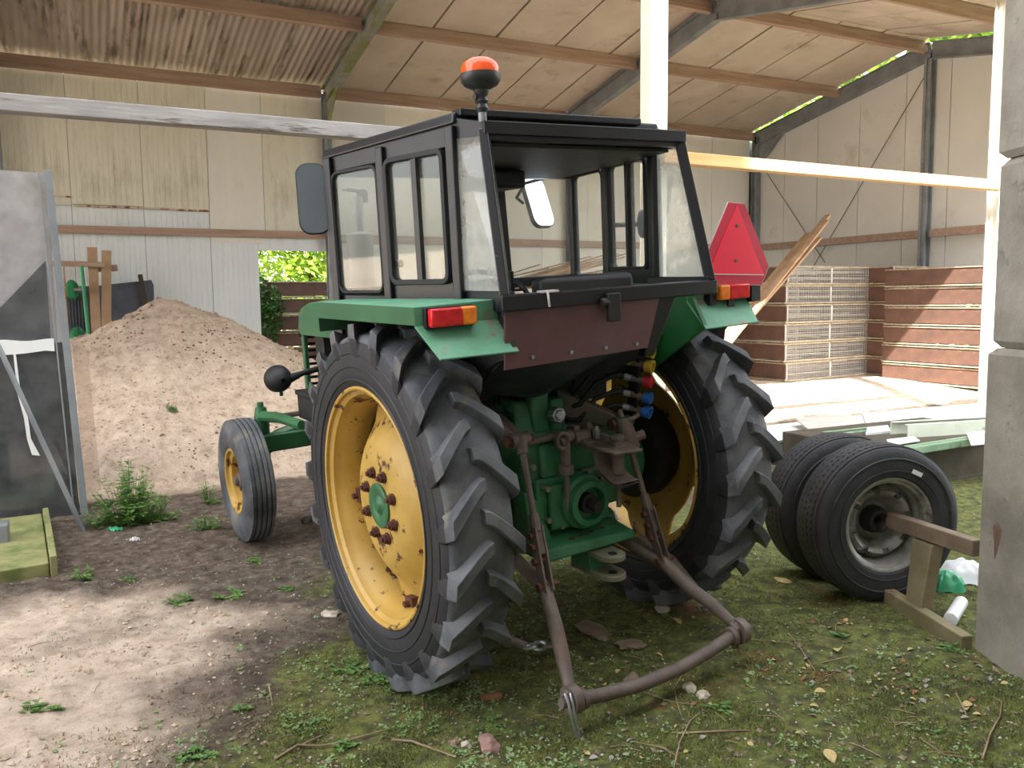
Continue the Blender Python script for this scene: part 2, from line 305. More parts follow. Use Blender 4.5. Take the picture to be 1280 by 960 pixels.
def ground_mat():
    m = bpy.data.materials.new('mossy_sandy_ground'); m.use_nodes = True; nt = m.node_tree; N = nt.nodes; L = nt.links; b = N['Principled BSDF']
    b.inputs['Roughness'].default_value = .95; b.inputs['Specular IOR Level'].default_value = .2
    at = N.new('ShaderNodeAttribute'); at.attribute_name = 'mask'; sp = N.new('ShaderNodeSeparateColor'); L.new(at.outputs['Color'], sp.inputs[0])
    tc = N.new('ShaderNodeTexCoord')
    def nz(s, d=8, r=.65):
        n = N.new('ShaderNodeTexNoise'); n.inputs['Scale'].default_value = s; n.inputs['Detail'].default_value = d; n.inputs['Roughness'].default_value = r
        L.new(tc.outputs['Object'], n.inputs[0]); return n.outputs['Fac']
    def ramp(f, *st):
        r = N.new('ShaderNodeValToRGB'); e = r.color_ramp.elements
        while len(e) < len(st): e.new(.5)
        for i, (p, c) in enumerate(st): e[i].position = p; e[i].color = (*c, 1)
        L.new(f, r.inputs[0]); return r.outputs[0]
    def mix(f, a, bb):
        x = N.new('ShaderNodeMix'); x.data_type = 'RGBA'; L.new(f, x.inputs[0]); L.new(a, x.inputs[6]); L.new(bb, x.inputs[7]); return x.outputs[2]
    def mth(op, a, c):
        x = N.new('ShaderNodeMath'); x.operation = op; x.use_clamp = True
        for i, q in enumerate((a, c)):
            if isinstance(q, (int, float)): x.inputs[i].default_value = q
            else: L.new(q, x.inputs[i])
        return x.outputs[0]
    dirt = ramp(nz(14), (.3, H('3a322b')), (.5, H('5d5248')), (.7, H('7c7164')))
    sand = ramp(nz(9), (.3, H('a08e7b')), (.48, H('c0ad9a')), (.68, H('d2c0ae')))
    moss = ramp(nz(16), (.32, H('33371f')), (.47, H('555e2c')), (.60, H('78823a')), (.74, H('857a4c')))
    rusty = ramp(nz(30), (.35, H('6a4630')), (.65, H('8a6548')))
    n1 = nz(5, 9, .75)
    fs = mth('MULTIPLY', mth('SUBTRACT', mth('ADD', sp.outputs[0], mth('MULTIPLY', n1, .6)), .62), 2.6)
    fm = mth('MULTIPLY', mth('SUBTRACT', mth('ADD', sp.outputs[1], mth('MULTIPLY', nz(7, 9, .75), .9)), .78), 3.2)
    fr = mth('MULTIPLY', mth('MULTIPLY', mth('SUBTRACT', nz(2.1, 5, .6), .60), 9), sp.outputs[1])
    c = mix(fm, dirt, moss); c = mix(fr, c, rusty); c = mix(fs, c, sand)
    sp2 = mth('MULTIPLY', mth('SUBTRACT', nz(38, 6, .7), .55), 6)
    dk = N.new('ShaderNodeRGB'); dk.outputs[0].default_value = (*H('3a3028'), 1)
    c = mix(mth('MULTIPLY', sp2, .55), c, dk.outputs[0])
    L.new(c, b.inputs['Base Color'])
    bp = N.new('ShaderNodeBump'); bp.inputs['Strength'].default_value = .8; bp.inputs['Distance'].default_value = .02
    L.new(nz(22, 10, .75), bp.inputs['Height']); L.new(bp.outputs[0], b.inputs['Normal'])
    return m
me.materials.append(ground_mat())
#@@BUILDING
#@@TRACTOR
#@@CLUTTER
# ================================================================ the hall
YW, XG, YR, YF = 15.2, 14.06, 10.6, 6.55
def sheet_z(Y):   # underside of the roof sheets
    return 6.22-.186*abs(Y-YR)
def struct(o): o['kind'] = 'structure'; return o
# back wall: cladding panels with fine ribs
wall_back = struct(obj('wall_back', MB().box2((-12, YW+.13, 0), (2.80, YW+.16, 5.2)).box2((4.1, YW+.13, 0), (XG+.2, YW+.16, 5.2)).box2((2.78, YW+.13, 2.60), (4.12, YW+.16, 5.2)), M['galv']))
def ribbed(w, z0, z1, rib=.083, d=.006, thick=.05):
    # panel in local X (0..w), facing -Y, vertical ribs
    mb = MB(); prof = []
    n = max(1, round(w/rib)); st = w/n
    for i in range(n):
        x = i*st
        prof += [(x+.000, d), (x+.006, 0), (x+st-.006, 0), (x+st-.0, d)]
    vs = []; k = len(prof)
    for z in (z0, z1): vs += [(x, y, z) for x, y in prof]
    mb.add(vs, [(i, i+1, k+i+1, k+i) for i in range(k-1)])
    mb.box2((0.001, d+.001, z0), (w-.001, thick, z1))
    return mb
def place_panel(x0, w, z0, z1, mt, dy=0, smooth=False):
    mb = ribbed(w-.006, z0, z1) if not smooth else MB().box2((0, 0, z0), (w-.006, .05, z1))
    o = obj('wall_panel', mb, mt, wall_back, sm=20); o.location = (x0+.003, YW+dy, 0); return o
xs = [-9.0+i for i in range(9)]+[-.02, 1.03]
for i, x in enumerate(xs):
    w = (xs+[2.05])[i+1]-x
    place_panel(x, w, 3.16+.02*(i % 2), 5.18, M['wall_upper'], -.012)
    place_panel(x, w, -.05, 3.24, M['wall_lower'], .045)
place_panel(2.05, .91, 2.62, 5.18, M['wall_cream'], .0, True)
place_panel(2.05, .78, -.05, 2.66, M['wall_lower'], .012)
place_panel(2.96, 1.12, 2.74, 5.18, M['wall_upper'], .0, True)
place_panel(2.83, 1.25, 2.50, 2.76, M['wall_lower'], .02, True)
x = 4.08; k = 0
while x < XG-.2:
    w = min(1.1, XG-x); place_panel(x, w, -.05, 5.18, M['wall_cream'] if k % 3 else M['wall_gable'], .004*(k % 2), True); x += w; k += 1
for x0, x1, z in ((-3.0, 0, 3.30), (.02, 1.5, 3.17), (1.52, 2.04, 3.16)):
    obj('rusty_flange', MB().box2((x0, YW-.022, z-.03), (x1, YW+.02, z)), M['rust_line'], wall_back, sm=0)
obj('wall_rail', MB().box2((-11, YW-.09, 2.72), (4.0, YW-.02, 2.84)), M['timber'], wall_back, sm=0, bev=.004)
obj('wall_rail', MB().box2((4.15, YW-.09, 2.66), (9.0, YW-.02, 2.80)), M['timber'], wall_back, sm=0, bev=.004)
obj('wall_rail', MB().box2((9.15, YW-.09, 2.66), (XG-.1, YW-.02, 2.80)), M['timber'], wall_back, sm=0, bev=.004)
# gable wall on the right
def gable_z(Y): return 5.86+.1-.179*abs(Y-YR)
wall_right = struct(obj('wall_right', MB().prism([(XG+.16, YW+.1, 0), (XG+.16, YF, 0), (XG+.16, YF, gable_z(YF)), (XG+.16, YR, gable_z(YR)), (XG+.16, YW+.1, gable_z(YW))], (.03, 0, 0)), M['galv'], sm=0))
ys = [15.18, 14.24, 13.30, 12.22, 11.16, 10.24, 9.1, 8.0, 6.9, 6.55]
for a, b in zip(ys, ys[1:]):
    a -= .006; b += .006
    q = [(XG+.06, a, -.05), (XG+.06, b, -.05), (XG+.06, b, gable_z(b)-.03), (XG+.06, YR, gable_z(YR)-.03) if b < YR < a else None, (XG+.06, a, gable_z(a)-.03)]
    obj('wall_panel', MB().prism([p for p in q if p], (.08, 0, 0)), M['wall_gable'], wall_right, sm=0, bev=.004)
obj('wall_rail', MB().box2((XG-.04, 10.72, 2.66), (XG+.05, YW-.1, 2.80)), M['timber'], wall_right, sm=0, bev=.004)
obj('wall_rail', MB().box2((XG-.04, 6.6, 2.66), (XG+.05, 10.5, 2.80)), M['timber'], wall_right, sm=0, bev=.004)
for a, b in (((XG-.02, 15.0, 4.75), (XG-.02, 12.95, 2.30)), ((XG-.02, 10.70, 5.62), (XG-.02, 13.4, 2.05))):
    obj('tie_rod', MB().cyl(a, b, .009, n=6), M['rust'], wall_right)
# roof
ceiling = struct(obj('ceiling', MB().add([(-12, YW+.25, sheet_z(YW)+.16), (XG-.5, YW+.25, sheet_z(YW)+.16), (XG-.5, YR, sheet_z(YR)+.16), (-12, YR, sheet_z(YR)+.16), (XG-.5, YF-.02, sheet_z(YF)+.16), (-12, YF-.02, sheet_z(YF)+.16)], [(0, 1, 2, 3), (3, 2, 4, 5)]), M['barn_roof'], sm=0, fix=False))
def corr_sheet(x0, w, ya, yb, mt, corr, pitch=.105, amp=.011, skew=0, lift=0):
    mb = MB()
    if corr:
        n = int(w/pitch)*6
        pts = [(x0+w*i/n, amp*sin(2*pi*i/6)) for i in range(n+1)]
        vs = []
        for y in (ya, yb):
            for X, dz in pts: vs.append((X, y, sheet_z(y)+.05+dz+lift))
        k = n+1; vs += [(a, b, c+.012) for a, b, c in vs]
        mb.add(vs, [(i, i+1, k+i+1, k+i) for i in range(n)]+[(2*k+i, 3*k+i, 3*k+i+1, 2*k+i+1) for i in range(n)]+[(i, 2*k+i, 2*k+i+1, i+1) for i in range(n)])
    else:
        q = [(x0, ya), (x0+w, ya), (x0+w, yb), (x0, yb)]
        mb.hexa([(X, y, sheet_z(y)+lift) for X, y in q]+[(X, y, sheet_z(y)+.06+lift) for X, y in q])
    return obj('roof_panel', mb, mt, ceiling, sm=60 if corr else 0)
x = -11.6; k = 0
while x < 4.0:
    w = min(1.05, 4.06-x)
    for a, b in ((YW+.2, 12.7), (12.72, YR+.02), (YR-.02, YF)):
        corr_sheet(x, w+.02, a, b, M['roof_corr'], True, lift=.0 if k % 2 else .014)
    x += 1.05; k += 1
x = 4.08; k = 0
while x < 13.2:
    w = 1.08
    for a, b in ((YW+.2, YR+.01), (YR-.01, YF)):
        corr_sheet(x, w-.02, a, b, M['roof_smooth'], False, lift=.006*(k % 2))
    x += 1.10; k += 1
# the last row of sheets stops short of the gable, ragged
for i, (a, b, e) in enumerate(((YW+.1, 14.2, 13.85), (14.18, 13.1, 13.62), (13.08, 11.9, 13.85), (11.88, YR+.02, 13.70), (YR-.02, 9.6, 13.4), (9.58, YF, 13.6))):
    corr_sheet(x, e-x, a, b, M['roof_smooth'], False, lift=.01*(i % 2))
def purlin(Y, x0, x1, h=.20, w=.085, mt='timber', z=None):
    zz = (sheet_z(Y)-.005-h/2) if z is None else z
    return obj('purlin', MB().beam((x0, Y, zz), (x1, Y, zz), w, h, up=(0, .186*(-1 if Y > YR else 1), -1)), M[mt], ceiling, sm=0, bev=.006)
for Y in (YW-.07, 12.7, YR+.12, 8.25, YF+.12):
    for a, b in ((-11.5, -1.02), (-.94, 4.0), (4.12, 9.0), (9.12, XG+.02)):
        purlin(Y, a, b)
# steel portals
def portal(X, label, mt, gable=False):
    p = empty('portal_frame', (X, YW-.16, 0), label, 'steel frame', None)
    def L(v): return (v[0]-X, v[1]-(YW-.16), v[2])
    def ibeam(mb, a, b, w, h, up):
        a = Vector(a); b = Vector(b); d = (b-a).normalized(); upv = Vector(up).normalized()
        mb.beam(a, b, .012, h, up); o = upv*(h/2-.008)
        x = d.cross(upv); o = x.cross(d).normalized()*(h/2-.008)
        mb.beam(a+o, b+o, w, .016, up); mb.beam(a-o, b-o, w, .016, up)
    mb = MB(); ibeam(mb, L((X, YW-.16, ground_z(X, YW-.16)-.05)), L((X, YW-.16, 5.25)), .13, .16, (0, 1, 0)); obj('column', mb, M['galv'], p, sm=0)
    for ya, yb in ((YW-.1, YR), (YR, YF+.1)):
        mb = MB(); za, zb = sheet_z(ya)-.20, sheet_z(yb)-.20
        ibeam(mb, L((X, ya, za)), L((X, yb, zb)), .13, .30, (0, 0, 1)); obj('rafter', mb, mt, p, sm=0)
    mb = MB().prism([L((X-.01, YW-.22, 4.55)), L((X-.01, YW-.22, 5.1)), L((X-.01, YW-1.0, 5.23))], (.02, 0, 0)); obj('haunch', mb, mt, p, sm=0)
    if gable:
        mb = MB(); ibeam(mb, L((X-.02, YR, ground_z(X, YR)-.05)), L((X-.02, YR, 5.85)), .14, .16, (1, 0, 0)); obj('gable_column', mb, M['galv'], p, sm=0)
    return p
portal(-.98, 'galvanised portal frame at the far left of the hall, carrying stained roof sheets', M['rafter_moss'])
portal(4.06, 'mossy grey steel portal frame whose column stands beside the doorway in the back wall', M['rafter_moss'])
portal(9.06, 'grey steel portal frame whose rafter runs up behind the cream post', M['galv'])
portal(XG-.02, 'grey steel end frame along the gable wall on the right', M['galv'], True)
# front posts and horizontal timbers
def zpost(name, x, y, w, h, label, mt):
    p = empty(name, (x, y, ground_z(x, y)-.03), label, 'post')
    mb = MB(); mb.box((0, -h/2+.008, 2.62), (w, .016, 5.24)); mb.box((0, h/2-.008, 2.62), (w, .016, 5.24)); mb.box((0, 0, 2.62), (w*.5, h-.03, 5.24))
    obj('shaft', mb, mt, p, sm=0, bev=.003); obj('base_plate', MB().box((0, 0, .03), (w+.1, h+.1, .02)), M['galv'], p, sm=0)
    return p
zpost('steel_post', 5.0, 6.75, .205, .16, 'tall cream steel post standing behind the tractor cab', M['post'])
zpost('steel_post', 10.27, 6.75, .2, .16, 'tall cream steel post seen beside the concrete block stack', M['post'])
tag(obj('header_beam', MB().box2((-8, 6.68, 5.21), (XG-.1, 6.82, 5.38)), M['timber'], sm=0, bev=.004), 'long timber header under the open front eave, above the two cream posts', 'beam')
def cross_timber(x0, z0, x1, z1, mt, label, Y=6.62, w=.13, h=.115):
    return tag(obj('cross_beam', MB().beam((x0, Y, z0), (x1, Y, z1), w, h), mt, sm=0, bev=.006), label, 'beam')
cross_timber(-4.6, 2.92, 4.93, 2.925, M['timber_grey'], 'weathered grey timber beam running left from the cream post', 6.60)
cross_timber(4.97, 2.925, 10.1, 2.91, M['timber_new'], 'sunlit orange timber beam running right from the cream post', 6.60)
# unseen gabled mass added behind the camera; its rake shades the yard
bn = empty('barn', (-2, -4, 0), 'large pale barn standing behind the viewpoint, outside the picture', 'building')
def BL(v): return (v[0]+2, v[1]+4, v[2])
ridge = (-7, 14.85); rake = lambda X: 12.36-.34*(X-.44)
fr = [(-20, 0), (9, 0), (9, rake(9)), ridge, (-20, 14.85-.34*13)]
obj('wall', MB().prism([BL((x, -1.2, z)) for x, z in fr], (0, -10, 0)), M['barn'], bn, sm=0)
mb = MB()
for a, b in (((9.4, rake(9.4)), ridge), (ridge, (-20.4, 14.85-.34*13.4))):
    mb.hexa([BL((a[0], -1.0, a[1]-.12)), BL((b[0], -1.0, b[1]-.12)), BL((b[0], -11.4, b[1]-.12)), BL((a[0], -11.4, a[1]-.12)), BL((a[0], -1.0, a[1])), BL((b[0], -1.0, b[1])), BL((b[0], -11.4, b[1])), BL((a[0], -11.4, a[1]))])
obj('roof', mb, M['barn_roof'], bn, sm=0)

obj('silo_tower', MB().box2(BL((-14, -9, 10)), BL((-.35, -1.22, 17.2))), M['barn'], bn, sm=0)  # taller unseen block added to keep the sun off heap and left beam
obj('tower_cap', MB().box2(BL((-14.2, -9.2, 17.2)), BL((-.3, -1.1, 17.5))), M['barn_roof'], bn, sm=0)
# ================================================================ the tractor (built in its own frame: x right, y forward, z up)
T = empty('tractor', (0, 0, 0), 'green farm tractor with yellow wheels and a black cab, its back to the viewer', 'tractor')
m = TM.to_4x4(); m.translation = TL; T.matrix_world = m
def P(name, mb, mt, parent=None, sm=35, bev=0, label=None, **k):
    o = obj(name, mb, mt, parent or T, sm, bev, **k)
    if label: o['label'] = label
    return o
# ---- rear wheels. wheel frame: x = lateral (outer side is -x), axle at the origin
R0 = .78
def tyre_mesh():
    mb = MB()
    prof = [(-.128, .512), (-.140, .525), (-.149, .57), (-.150, .62), (-.146, .665), (-.136, .705), (-.118, .727), (-.07, .738), (0, .742)]
    prof = prof+[(-a, b) for a, b in reversed(prof[:-1])]+[(.10, .50), (-.10, .50)]
    mb.lathe(prof, n=96, close=True)
    for r in (.545, .60, .655):   # moulded rings on the sidewalls
        for s in (-1, 1):
            xx = .147 if r < .56 else .1505 if r < .63 else .1475
            mb.lathe([(s*(xx-.003), r-.006), (s*(xx+.003), r-.003), (s*(xx+.003), r+.003), (s*(xx-.003), r+.006)], n=72)
    NL = 21; st = 9
    def crown(u): a = abs(u); return .742-.004*(a/.07)**2 if a < .07 else .738-(a-.07)/.048*.011 if a < .118 else .727-(a-.118)/.018*.022
    for side in (-1, 1):
        for k in range(NL):
            th0 = 2*pi*(k+(.5 if side > 0 else 0))/NL
            q = []
            for i in range(st):
                t = i/(st-1)
                if t <= .78:
                    u = -.012+(.150+.012)*(t/.78); lat = side*u; rb = crown(min(u, .134)) - .012; rt = .779-.004*(u/.15)**2
                    th = th0-(.185*(max(u, 0)/.15)**1.15)
                    if i == 0: rt -= .004
                else:
                    s = (t-.78)/.22; lat = side*(.150+.004*(1-s)); rt = .774-.13*s; rb = rt; th = th0-.185-.045*s
                hw = (.023+.013*t)/.76; hb = hw+.016
                if t <= .78:
                    q.append([(lat, rb, th-hb), (lat, rt, th-hw), (lat, rt, th+hw*.9), (lat, rb, th+hb)])
                else:
                    s = (t-.78)/.22; d = .020*(1-s*.75); inn = side*(.138)
                    q.append([(inn, rt-.02, th-hb), (lat+side*0, rt, th-hw*(1-.2*s)), (lat+side*0, rt, th+hw*(1-.2*s)), (inn, rt-.02, th+hb)])
            vs = [(a, -r*cos(th), r*sin(th)) for sec in q for a, r, th in sec]
            fs = [(i*4+j, i*4+j+1, (i+1)*4+j+1, (i+1)*4+j) for i in range(st-1) for j in range(3)]+[(3, 2, 1, 0), tuple((st-1)*4+j for j in range(4))]
            mb.add(vs, fs, 0)
    return mb
def two_tone(o):   # carcass side walls darker than the scuffed tread
    me = o.data; me.materials.append(M['rubber_smooth'])
    for p in me.polygons:
        c = p.center; r = sqrt(c.y**2+c.z**2)
        if r < .70: p.material_index = 1
def rear_wheel(lat, side):
    t = P('rear_tyre', tyre_mesh(), M['rubber'], sm=38, bev=.007); two_tone(t)
    t.location = (lat, 0, R0)
    if side > 0: t.rotation_euler = (0, 0, 0); t.scale = (-1, 1, 1)
    rim = MB().lathe([(-.128, .518), (-.137, .515), (-.139, .508), (-.135, .500), (-.120, .497), (-.108, .478), (-.07, .470), (-.062, .462), (.02, .452), (.05, .452), (.062, .468), (.105, .478), (.12, .497), (.135, .50), (.139, .508), (.137, .515), (.128, .518), (.105, .505), (.06, .482), (-.06, .482), (-.105, .505)], n=72, close=True)
    P('rim', rim, M['yellow'], t, sm=40)
    # dished disc with four lobes reaching the barrel, gaps between
    mb = MB(); NT = 96; rows = []
    def x_at(r):
        pts = [(0, -.085), (.10, -.085), (.15, -.082), (.22, -.078), (.28, -.062), (.33, -.03), (.37, .005), (.40, .02), (.455, .022)]
        for (a, xa), (b, xb) in zip(pts, pts[1:]):
            if r <= b: return xa+(xb-xa)*(r-a)/(b-a)
        return .022
    def rout(th): return .375+.082*sst(.25, .75, .5+.5*cos(4*th+.6))
    radii = [0.02, .10, .15, .19, .23, .27, .31, .34]
    for front in (0, 1):
        vs = []
        for j in range(NT):
            th = 2*pi*j/NT; ro = rout(th)
            for r in radii+[.34+(ro-.34)*.5, ro]: vs.append((x_at(r)+.010*front, r*cos(th), r*sin(th)))
        k = len(radii)+2
        mb.add(vs, [(j*k+i, ((j+1) % NT)*k+i, ((j+1) % NT)*k+i+1, j*k+i+1) for j in range(NT) for i in range(k-1)])
    k = len(radii)+2; b2 = NT*k
    mb.f += [(j*k+k-1, ((j+1) % NT)*k+k-1, b2+((j+1) % NT)*k+k-1, b2+j*k+k-1) for j in range(NT)]; mb.m += [0]*NT
    P('wheel_disc', mb, M['yellow'], t, sm=40)
    for j in range(4):
        th = 2*pi*j/4-.15; c = Vector((.01, .44*cos(th), .44*sin(th)))
        P('rim_clamp', MB().box(c, (.05, .05, .07), Euler((th, 0, 0))).cyl(c-Vector((.05, 0, 0)), c, .014, n=6), M['rust_dark'], t, sm=0)
    P('hub_cap', MB().lathe([(-.085, .098), (-.094, .097), (-.098, .090), (-.096, .06), (-.090, .045), (-.096, .03), (-.104, .022), (-.106, .002)], n=32), M['green'], t)
    for j in range(8):
        th = 2*pi*(j+.5)/8; c = Vector((-.084, .143*cos(th), .143*sin(th)))
        P('wheel_bolt', MB().cyl(c, c-Vector((.022, 0, 0)), .021, n=6).cyl(c-Vector((.02, 0, 0)), c-Vector((.034, 0, 0)), .011, n=8).cyl(c, c-Vector((.006, 0, 0)), .026, n=12), M['rust_dark'], t, sm=0)
    P('brake_drum', MB().lathe([(-.06, .02), (-.06, .20), (.0, .23), (.11, .23), (.12, .19), (.12, .02)], n=32), M['black_matt'], t)
    return t
rear_wheel(-.697, -1); rear_wheel(.697, 1)
# ---- front wheels
def front_wheel(lat, steer):
    R = .412; w = .095
    prof = [(-.075, .215), (-.092, .24), (-.099, .29), (-.097, .335), (-.088, .372), (-.078, .392)]
    rib = []
    for c in (-.062, -.031, 0, .031, .062):
        rib += [(c-.0115, .398), (c-.010, .412-.004*(c/.06)**2), (c+.010, .412-.004*(c/.06)**2), (c+.0115, .398)]
    prof = prof+rib+[(-a, b) for a, b in reversed(prof)]+[(.05, .20), (-.05, .20)]
    t = P('front_tyre', MB().lathe(prof, n=72, close=True), M['rubber'], sm=40)
    t.location = (lat, 2.375, R-.005); t.rotation_euler = (0, 0, steer)
    if lat > 0: t.scale = (-1, 1, 1)
    P('rim', MB().lathe([(-.078, .222), (-.084, .218), (-.082, .205), (-.06, .198), (-.05, .17), (-.01, .165), (.03, .165), (.06, .198), (.08, .21), (.082, .222), (.05, .21), (-.05, .21)], n=48, close=True), M['yellow'], t, sm=40)
    P('wheel_disc', MB().lathe([(0, .01), (-.012, .05), (-.012, .10), (.01, .13), (.015, .172), (.02, .172), (.02, .13), (.01, .01)], n=40), M['yellow'], t)
    P('hub', MB().lathe([(-.012, .055), (-.05, .05), (-.056, .035), (-.075, .033), (-.08, .01), (-.08, .002)], n=24), M['rust'], t)
    for j in range(6):
        th = 2*pi*j/6; P('wheel_bolt', MB().cyl((-.01, .083*cos(th), .083*sin(th)), (-.035, .083*cos(th), .083*sin(th)), .011, n=6), M['rust_dark'], t, sm=0)
front_wheel(-.735, .0); front_wheel(.735, .0)
# ---- front axle, frame, engine, hood
P('front_axle', MB().beam((-.62, 2.33, .64), (.62, 2.33, .64), .09, .12).box((0, 2.33, .66), (.22, .2, .24)), M['green'], bev=.012)
for s in (-1, 1):
    P('steering_knuckle', MB().tube([(s*.60, 2.36, .88), (s*.60, 2.36, .80), (s*.61, 2.36, .62), (s*.62, 2.37, .46), (s*.68, 2.375, .41)], [.035, .05, .052, .055, .04], 12).cyl((s*.60, 2.36, .86), (s*.60, 2.36, .915), .022, n=8).tube([(s*.60, 2.34, .82), (s*.56, 2.1, .84), (s*.54, 1.7, .845)], [.038, .034, .03], 10).tube([(s*.59, 2.36, .60), (s*.50, 2.36, .66), (s*.35, 2.35, .70), (s*.1, 2.33, .68)], [.05, .055, .05, .05], 10), M['green'])
P('tie_rod', MB().cyl((-.56, 2.12, .845), (.56, 2.12, .845), .018, n=8), M['rust'])
P('engine_block', MB().box2((-.22, .75, .5), (.22, 1.95, 1.15)).box2((-.14, .9, 1.15), (.14, 1.8, 1.32)).cyl((-.24, 1.1, .95), (-.34, 1.1, .95), .06, n=14).cyl((-.22, 1.5, .8), (-.32, 1.5, .8), .045, n=12), M['black_matt'], bev=.01)
P('side_frame', MB().box2((-.26, .6, .62), (-.20, 2.4, .76)).box2((.20, .6, .62), (.26, 2.4, .76)), M['green'], bev=.008)
P('radiator', MB().box2((-.25, 2.02, .8), (.25, 2.18, 1.34)), M['black_matt'], bev=.005)
def hood():
    mb = MB(); sec = []
    for y, z, w, lo in ((.62, 1.60, .30, 1.36), (1.2, 1.60, .30, 1.35), (1.9, 1.575, .30, 1.35), (2.2, 1.56, .30, 1.345), (2.32, 1.535, .295, 1.345), (2.375, 1.48, .285, 1.35), (2.385, 1.42, .28, 1.36)):
        r = .06; pts = [(-w, y, lo), (-w-.005, y, z-r-.04)]
        for k in range(1, 6): a = radians(180-90*k/6); pts.append((-w+r+r*cos(a), y, z-r+r*sin(a)-.01*0))
        pts += [(-w*.5, y, z+.008), (0, y, z+.014)]
        pts += [(-p[0], p[1], p[2]) for p in reversed(pts[:-1])]
        sec.append(pts)
    k = len(sec[0]); mb.add([p for s in sec for p in s], [(i*k+j, i*k+j+1, (i+1)*k+j+1, (i+1)*k+j) for i in range(len(sec)-1) for j in range(k-1)]+[tuple((len(sec)-1)*k+j for j in range(k))])
    return mb
P('hood', hood(), M['green'], sm=50)
P('grille_panel', MB().box2((-.28, 2.33, .80), (-.245, 2.375, 1.36)).box2((.245, 2.33, .80), (.28, 2.375, 1.36)).box2((-.28, 2.33, .76), (.28, 2.375, .82)), M['green'], bev=.01)
mb = MB()
for i in range(11): mb.box2((-.245, 2.345, .85+i*.046), (.245, 2.36, .868+i*.046))
P('grille', mb, M['black_plain'], sm=0)
P('side_shield', MB().box2((-.285, .55, 1.02), (-.275, 1.35, 1.37)).box2((.275, .55, 1.02), (.285, 1.35, 1.37)), M['green_dark'], sm=0)
lamp_c = Vector((-.56, 2.02, 1.10))
P('headlamp', MB().lathe([(-.085, .012), (-.075, .04), (-.05, .066), (-.01, .082), (.03, .088), (.045, .085), (.048, .02)], o=lamp_c, ax=(0, 1, 0), n=32).tube([lamp_c+Vector((.06, -.03, 0)), lamp_c+Vector((.14, -.02, .02)), (-.28, 2.02, 1.14)], [.03, .018, .02], 10).cyl(lamp_c-Vector((0, .02, .08)), lamp_c-Vector((0, .02, .105)), .012, n=8), M['black_plain'])
c2 = Vector((.56, 2.02, 1.10))
P('headlamp', MB().lathe([(-.085, .012), (-.05, .066), (-.01, .082), (.03, .088), (.048, .02)], o=c2, ax=(0, 1, 0), n=24).tube([c2-Vector((.06, .03, 0)), (.28, 2.02, 1.14)], [.03, .02], 8), M['black_plain'])
P('battery_box', MB().box2((-.46, 1.72, .84), (-.27, 2.0, 1.01)).box2((-.47, 1.71, .99), (-.27, 2.01, 1.02)), M['black_matt'], bev=.006)
P('step', MB().box2((-.60, .55, .42), (-.30, .82, .45)).box2((-.34, .60, .42), (-.30, .66, .9)).box2((.30, .55, .42), (.60, .82, .45)).box2((.30, .60, .42), (.34, .66, .9)), M['rust'], bev=.005)
ex = P('exhaust_muffler', MB().lathe([(0, .03), (.0, .062), (.012, .072), (.36, .074), (.375, .06), (.375, .028)], o=(-.245, 1.3, 1.60), ax=(0, 0, 1), n=24), M['muffler'])
P('exhaust_pipe', MB().cyl((-.245, 1.3, 1.97), (-.242, 1.3, 2.165), .027, n=16).cyl((-.242, 1.3, 2.12), (-.242, 1.3, 2.172), .031, n=16), M['muffler'], ex)
P('rain_cap', MB().box((-.265, 1.3, 2.205), (.10, .07, .01), Euler((0, radians(6), 0))).cyl((-.215, 1.27, 2.19), (-.215, 1.33, 2.19), .02, n=10).box((-.2, 1.3, 2.17), (.02, .05, .06)), M['rust_dark'], ex, sm=0)
# ---- gearbox, rear axle, hitch
P('transmission', MB().box2((-.20, -.12, .50), (.20, .85, 1.02)).cyl((-.45, 0, .78), (.45, 0, .78), .13, n=20).cyl((-.56, 0, .78), (-.40, 0, .78), .17, n=20).cyl((.40, 0, .78), (.56, 0, .78), .17, n=20), M['green_cast'], bev=.015)
P('rear_housing', MB().hexa([(-.235, -.285, .58), (.235, -.285, .58), (.235, 0, .58), (-.235, 0, .58), (-.20, -.27, 1.0), (.20, -.27, 1.0), (.20, 0, 1.0), (-.20, 0, 1.0)])
  .hexa([(-.155, -.315, .84), (-.03, -.315, .84), (-.03, -.25, .84), (-.155, -.25, .84), (-.145, -.295, .985), (-.03, -.295, .985), (-.03, -.25, .985), (-.145, -.25, .985)])
  .box2((-.19, -.31, .60), (.19, -.26, .84)).box((-.02, -.325, .71), (.24, .04, .2)), M['green_cast'], bev=.014, seg=3)
P('lift_housing', MB().hexa([(-.24, -.24, 1.0), (.06, -.24, 1.0), (.06, .25, 1.0), (-.24, .25, 1.0), (-.20, -.19, 1.17), (.0, -.19, 1.17), (.0, .2, 1.2), (-.20, .2, 1.2)]).box2((-.14, -.235, 1.02), (-.05, -.15, 1.215)).box2((-.05, -.25, 1.02), (.02, -.18, 1.17)).cyl((-.24, -.05, 1.11), (.12, -.05, 1.11), .055, n=14), M['green_cast'], bev=.014, seg=3)
P('filler_cap', MB().cyl((-.045, -.25, 1.10), (-.045, -.30, 1.105), .036, n=8).cyl((-.045, -.29, 1.105), (-.045, -.312, 1.106), .026, n=6), M['steel'], bev=.004)
P('draft_shaft', MB().cyl((-.28, -.29, 1.005), (.06, -.30, 1.02), .016, n=10).box((-.05, -.29, 1.01), (.05, .04, .05)).box((.03, -.3, 1.02), (.03, .05, .06)), M['rust'], bev=.003)
mb = MB()
for a, b in ((-.15, .66), (-.15, .80), (.15, .66), (.15, .80), (-.08, .62), (.08, .84), (-.2, .9), (.17, .9), (-.1, .72)): P('housing_bolt', MB().cyl((a, -.30, b), (a, -.345 if abs(a) < .16 and b < .85 else -.315, b), .013, n=6), M['clevis'], sm=0)
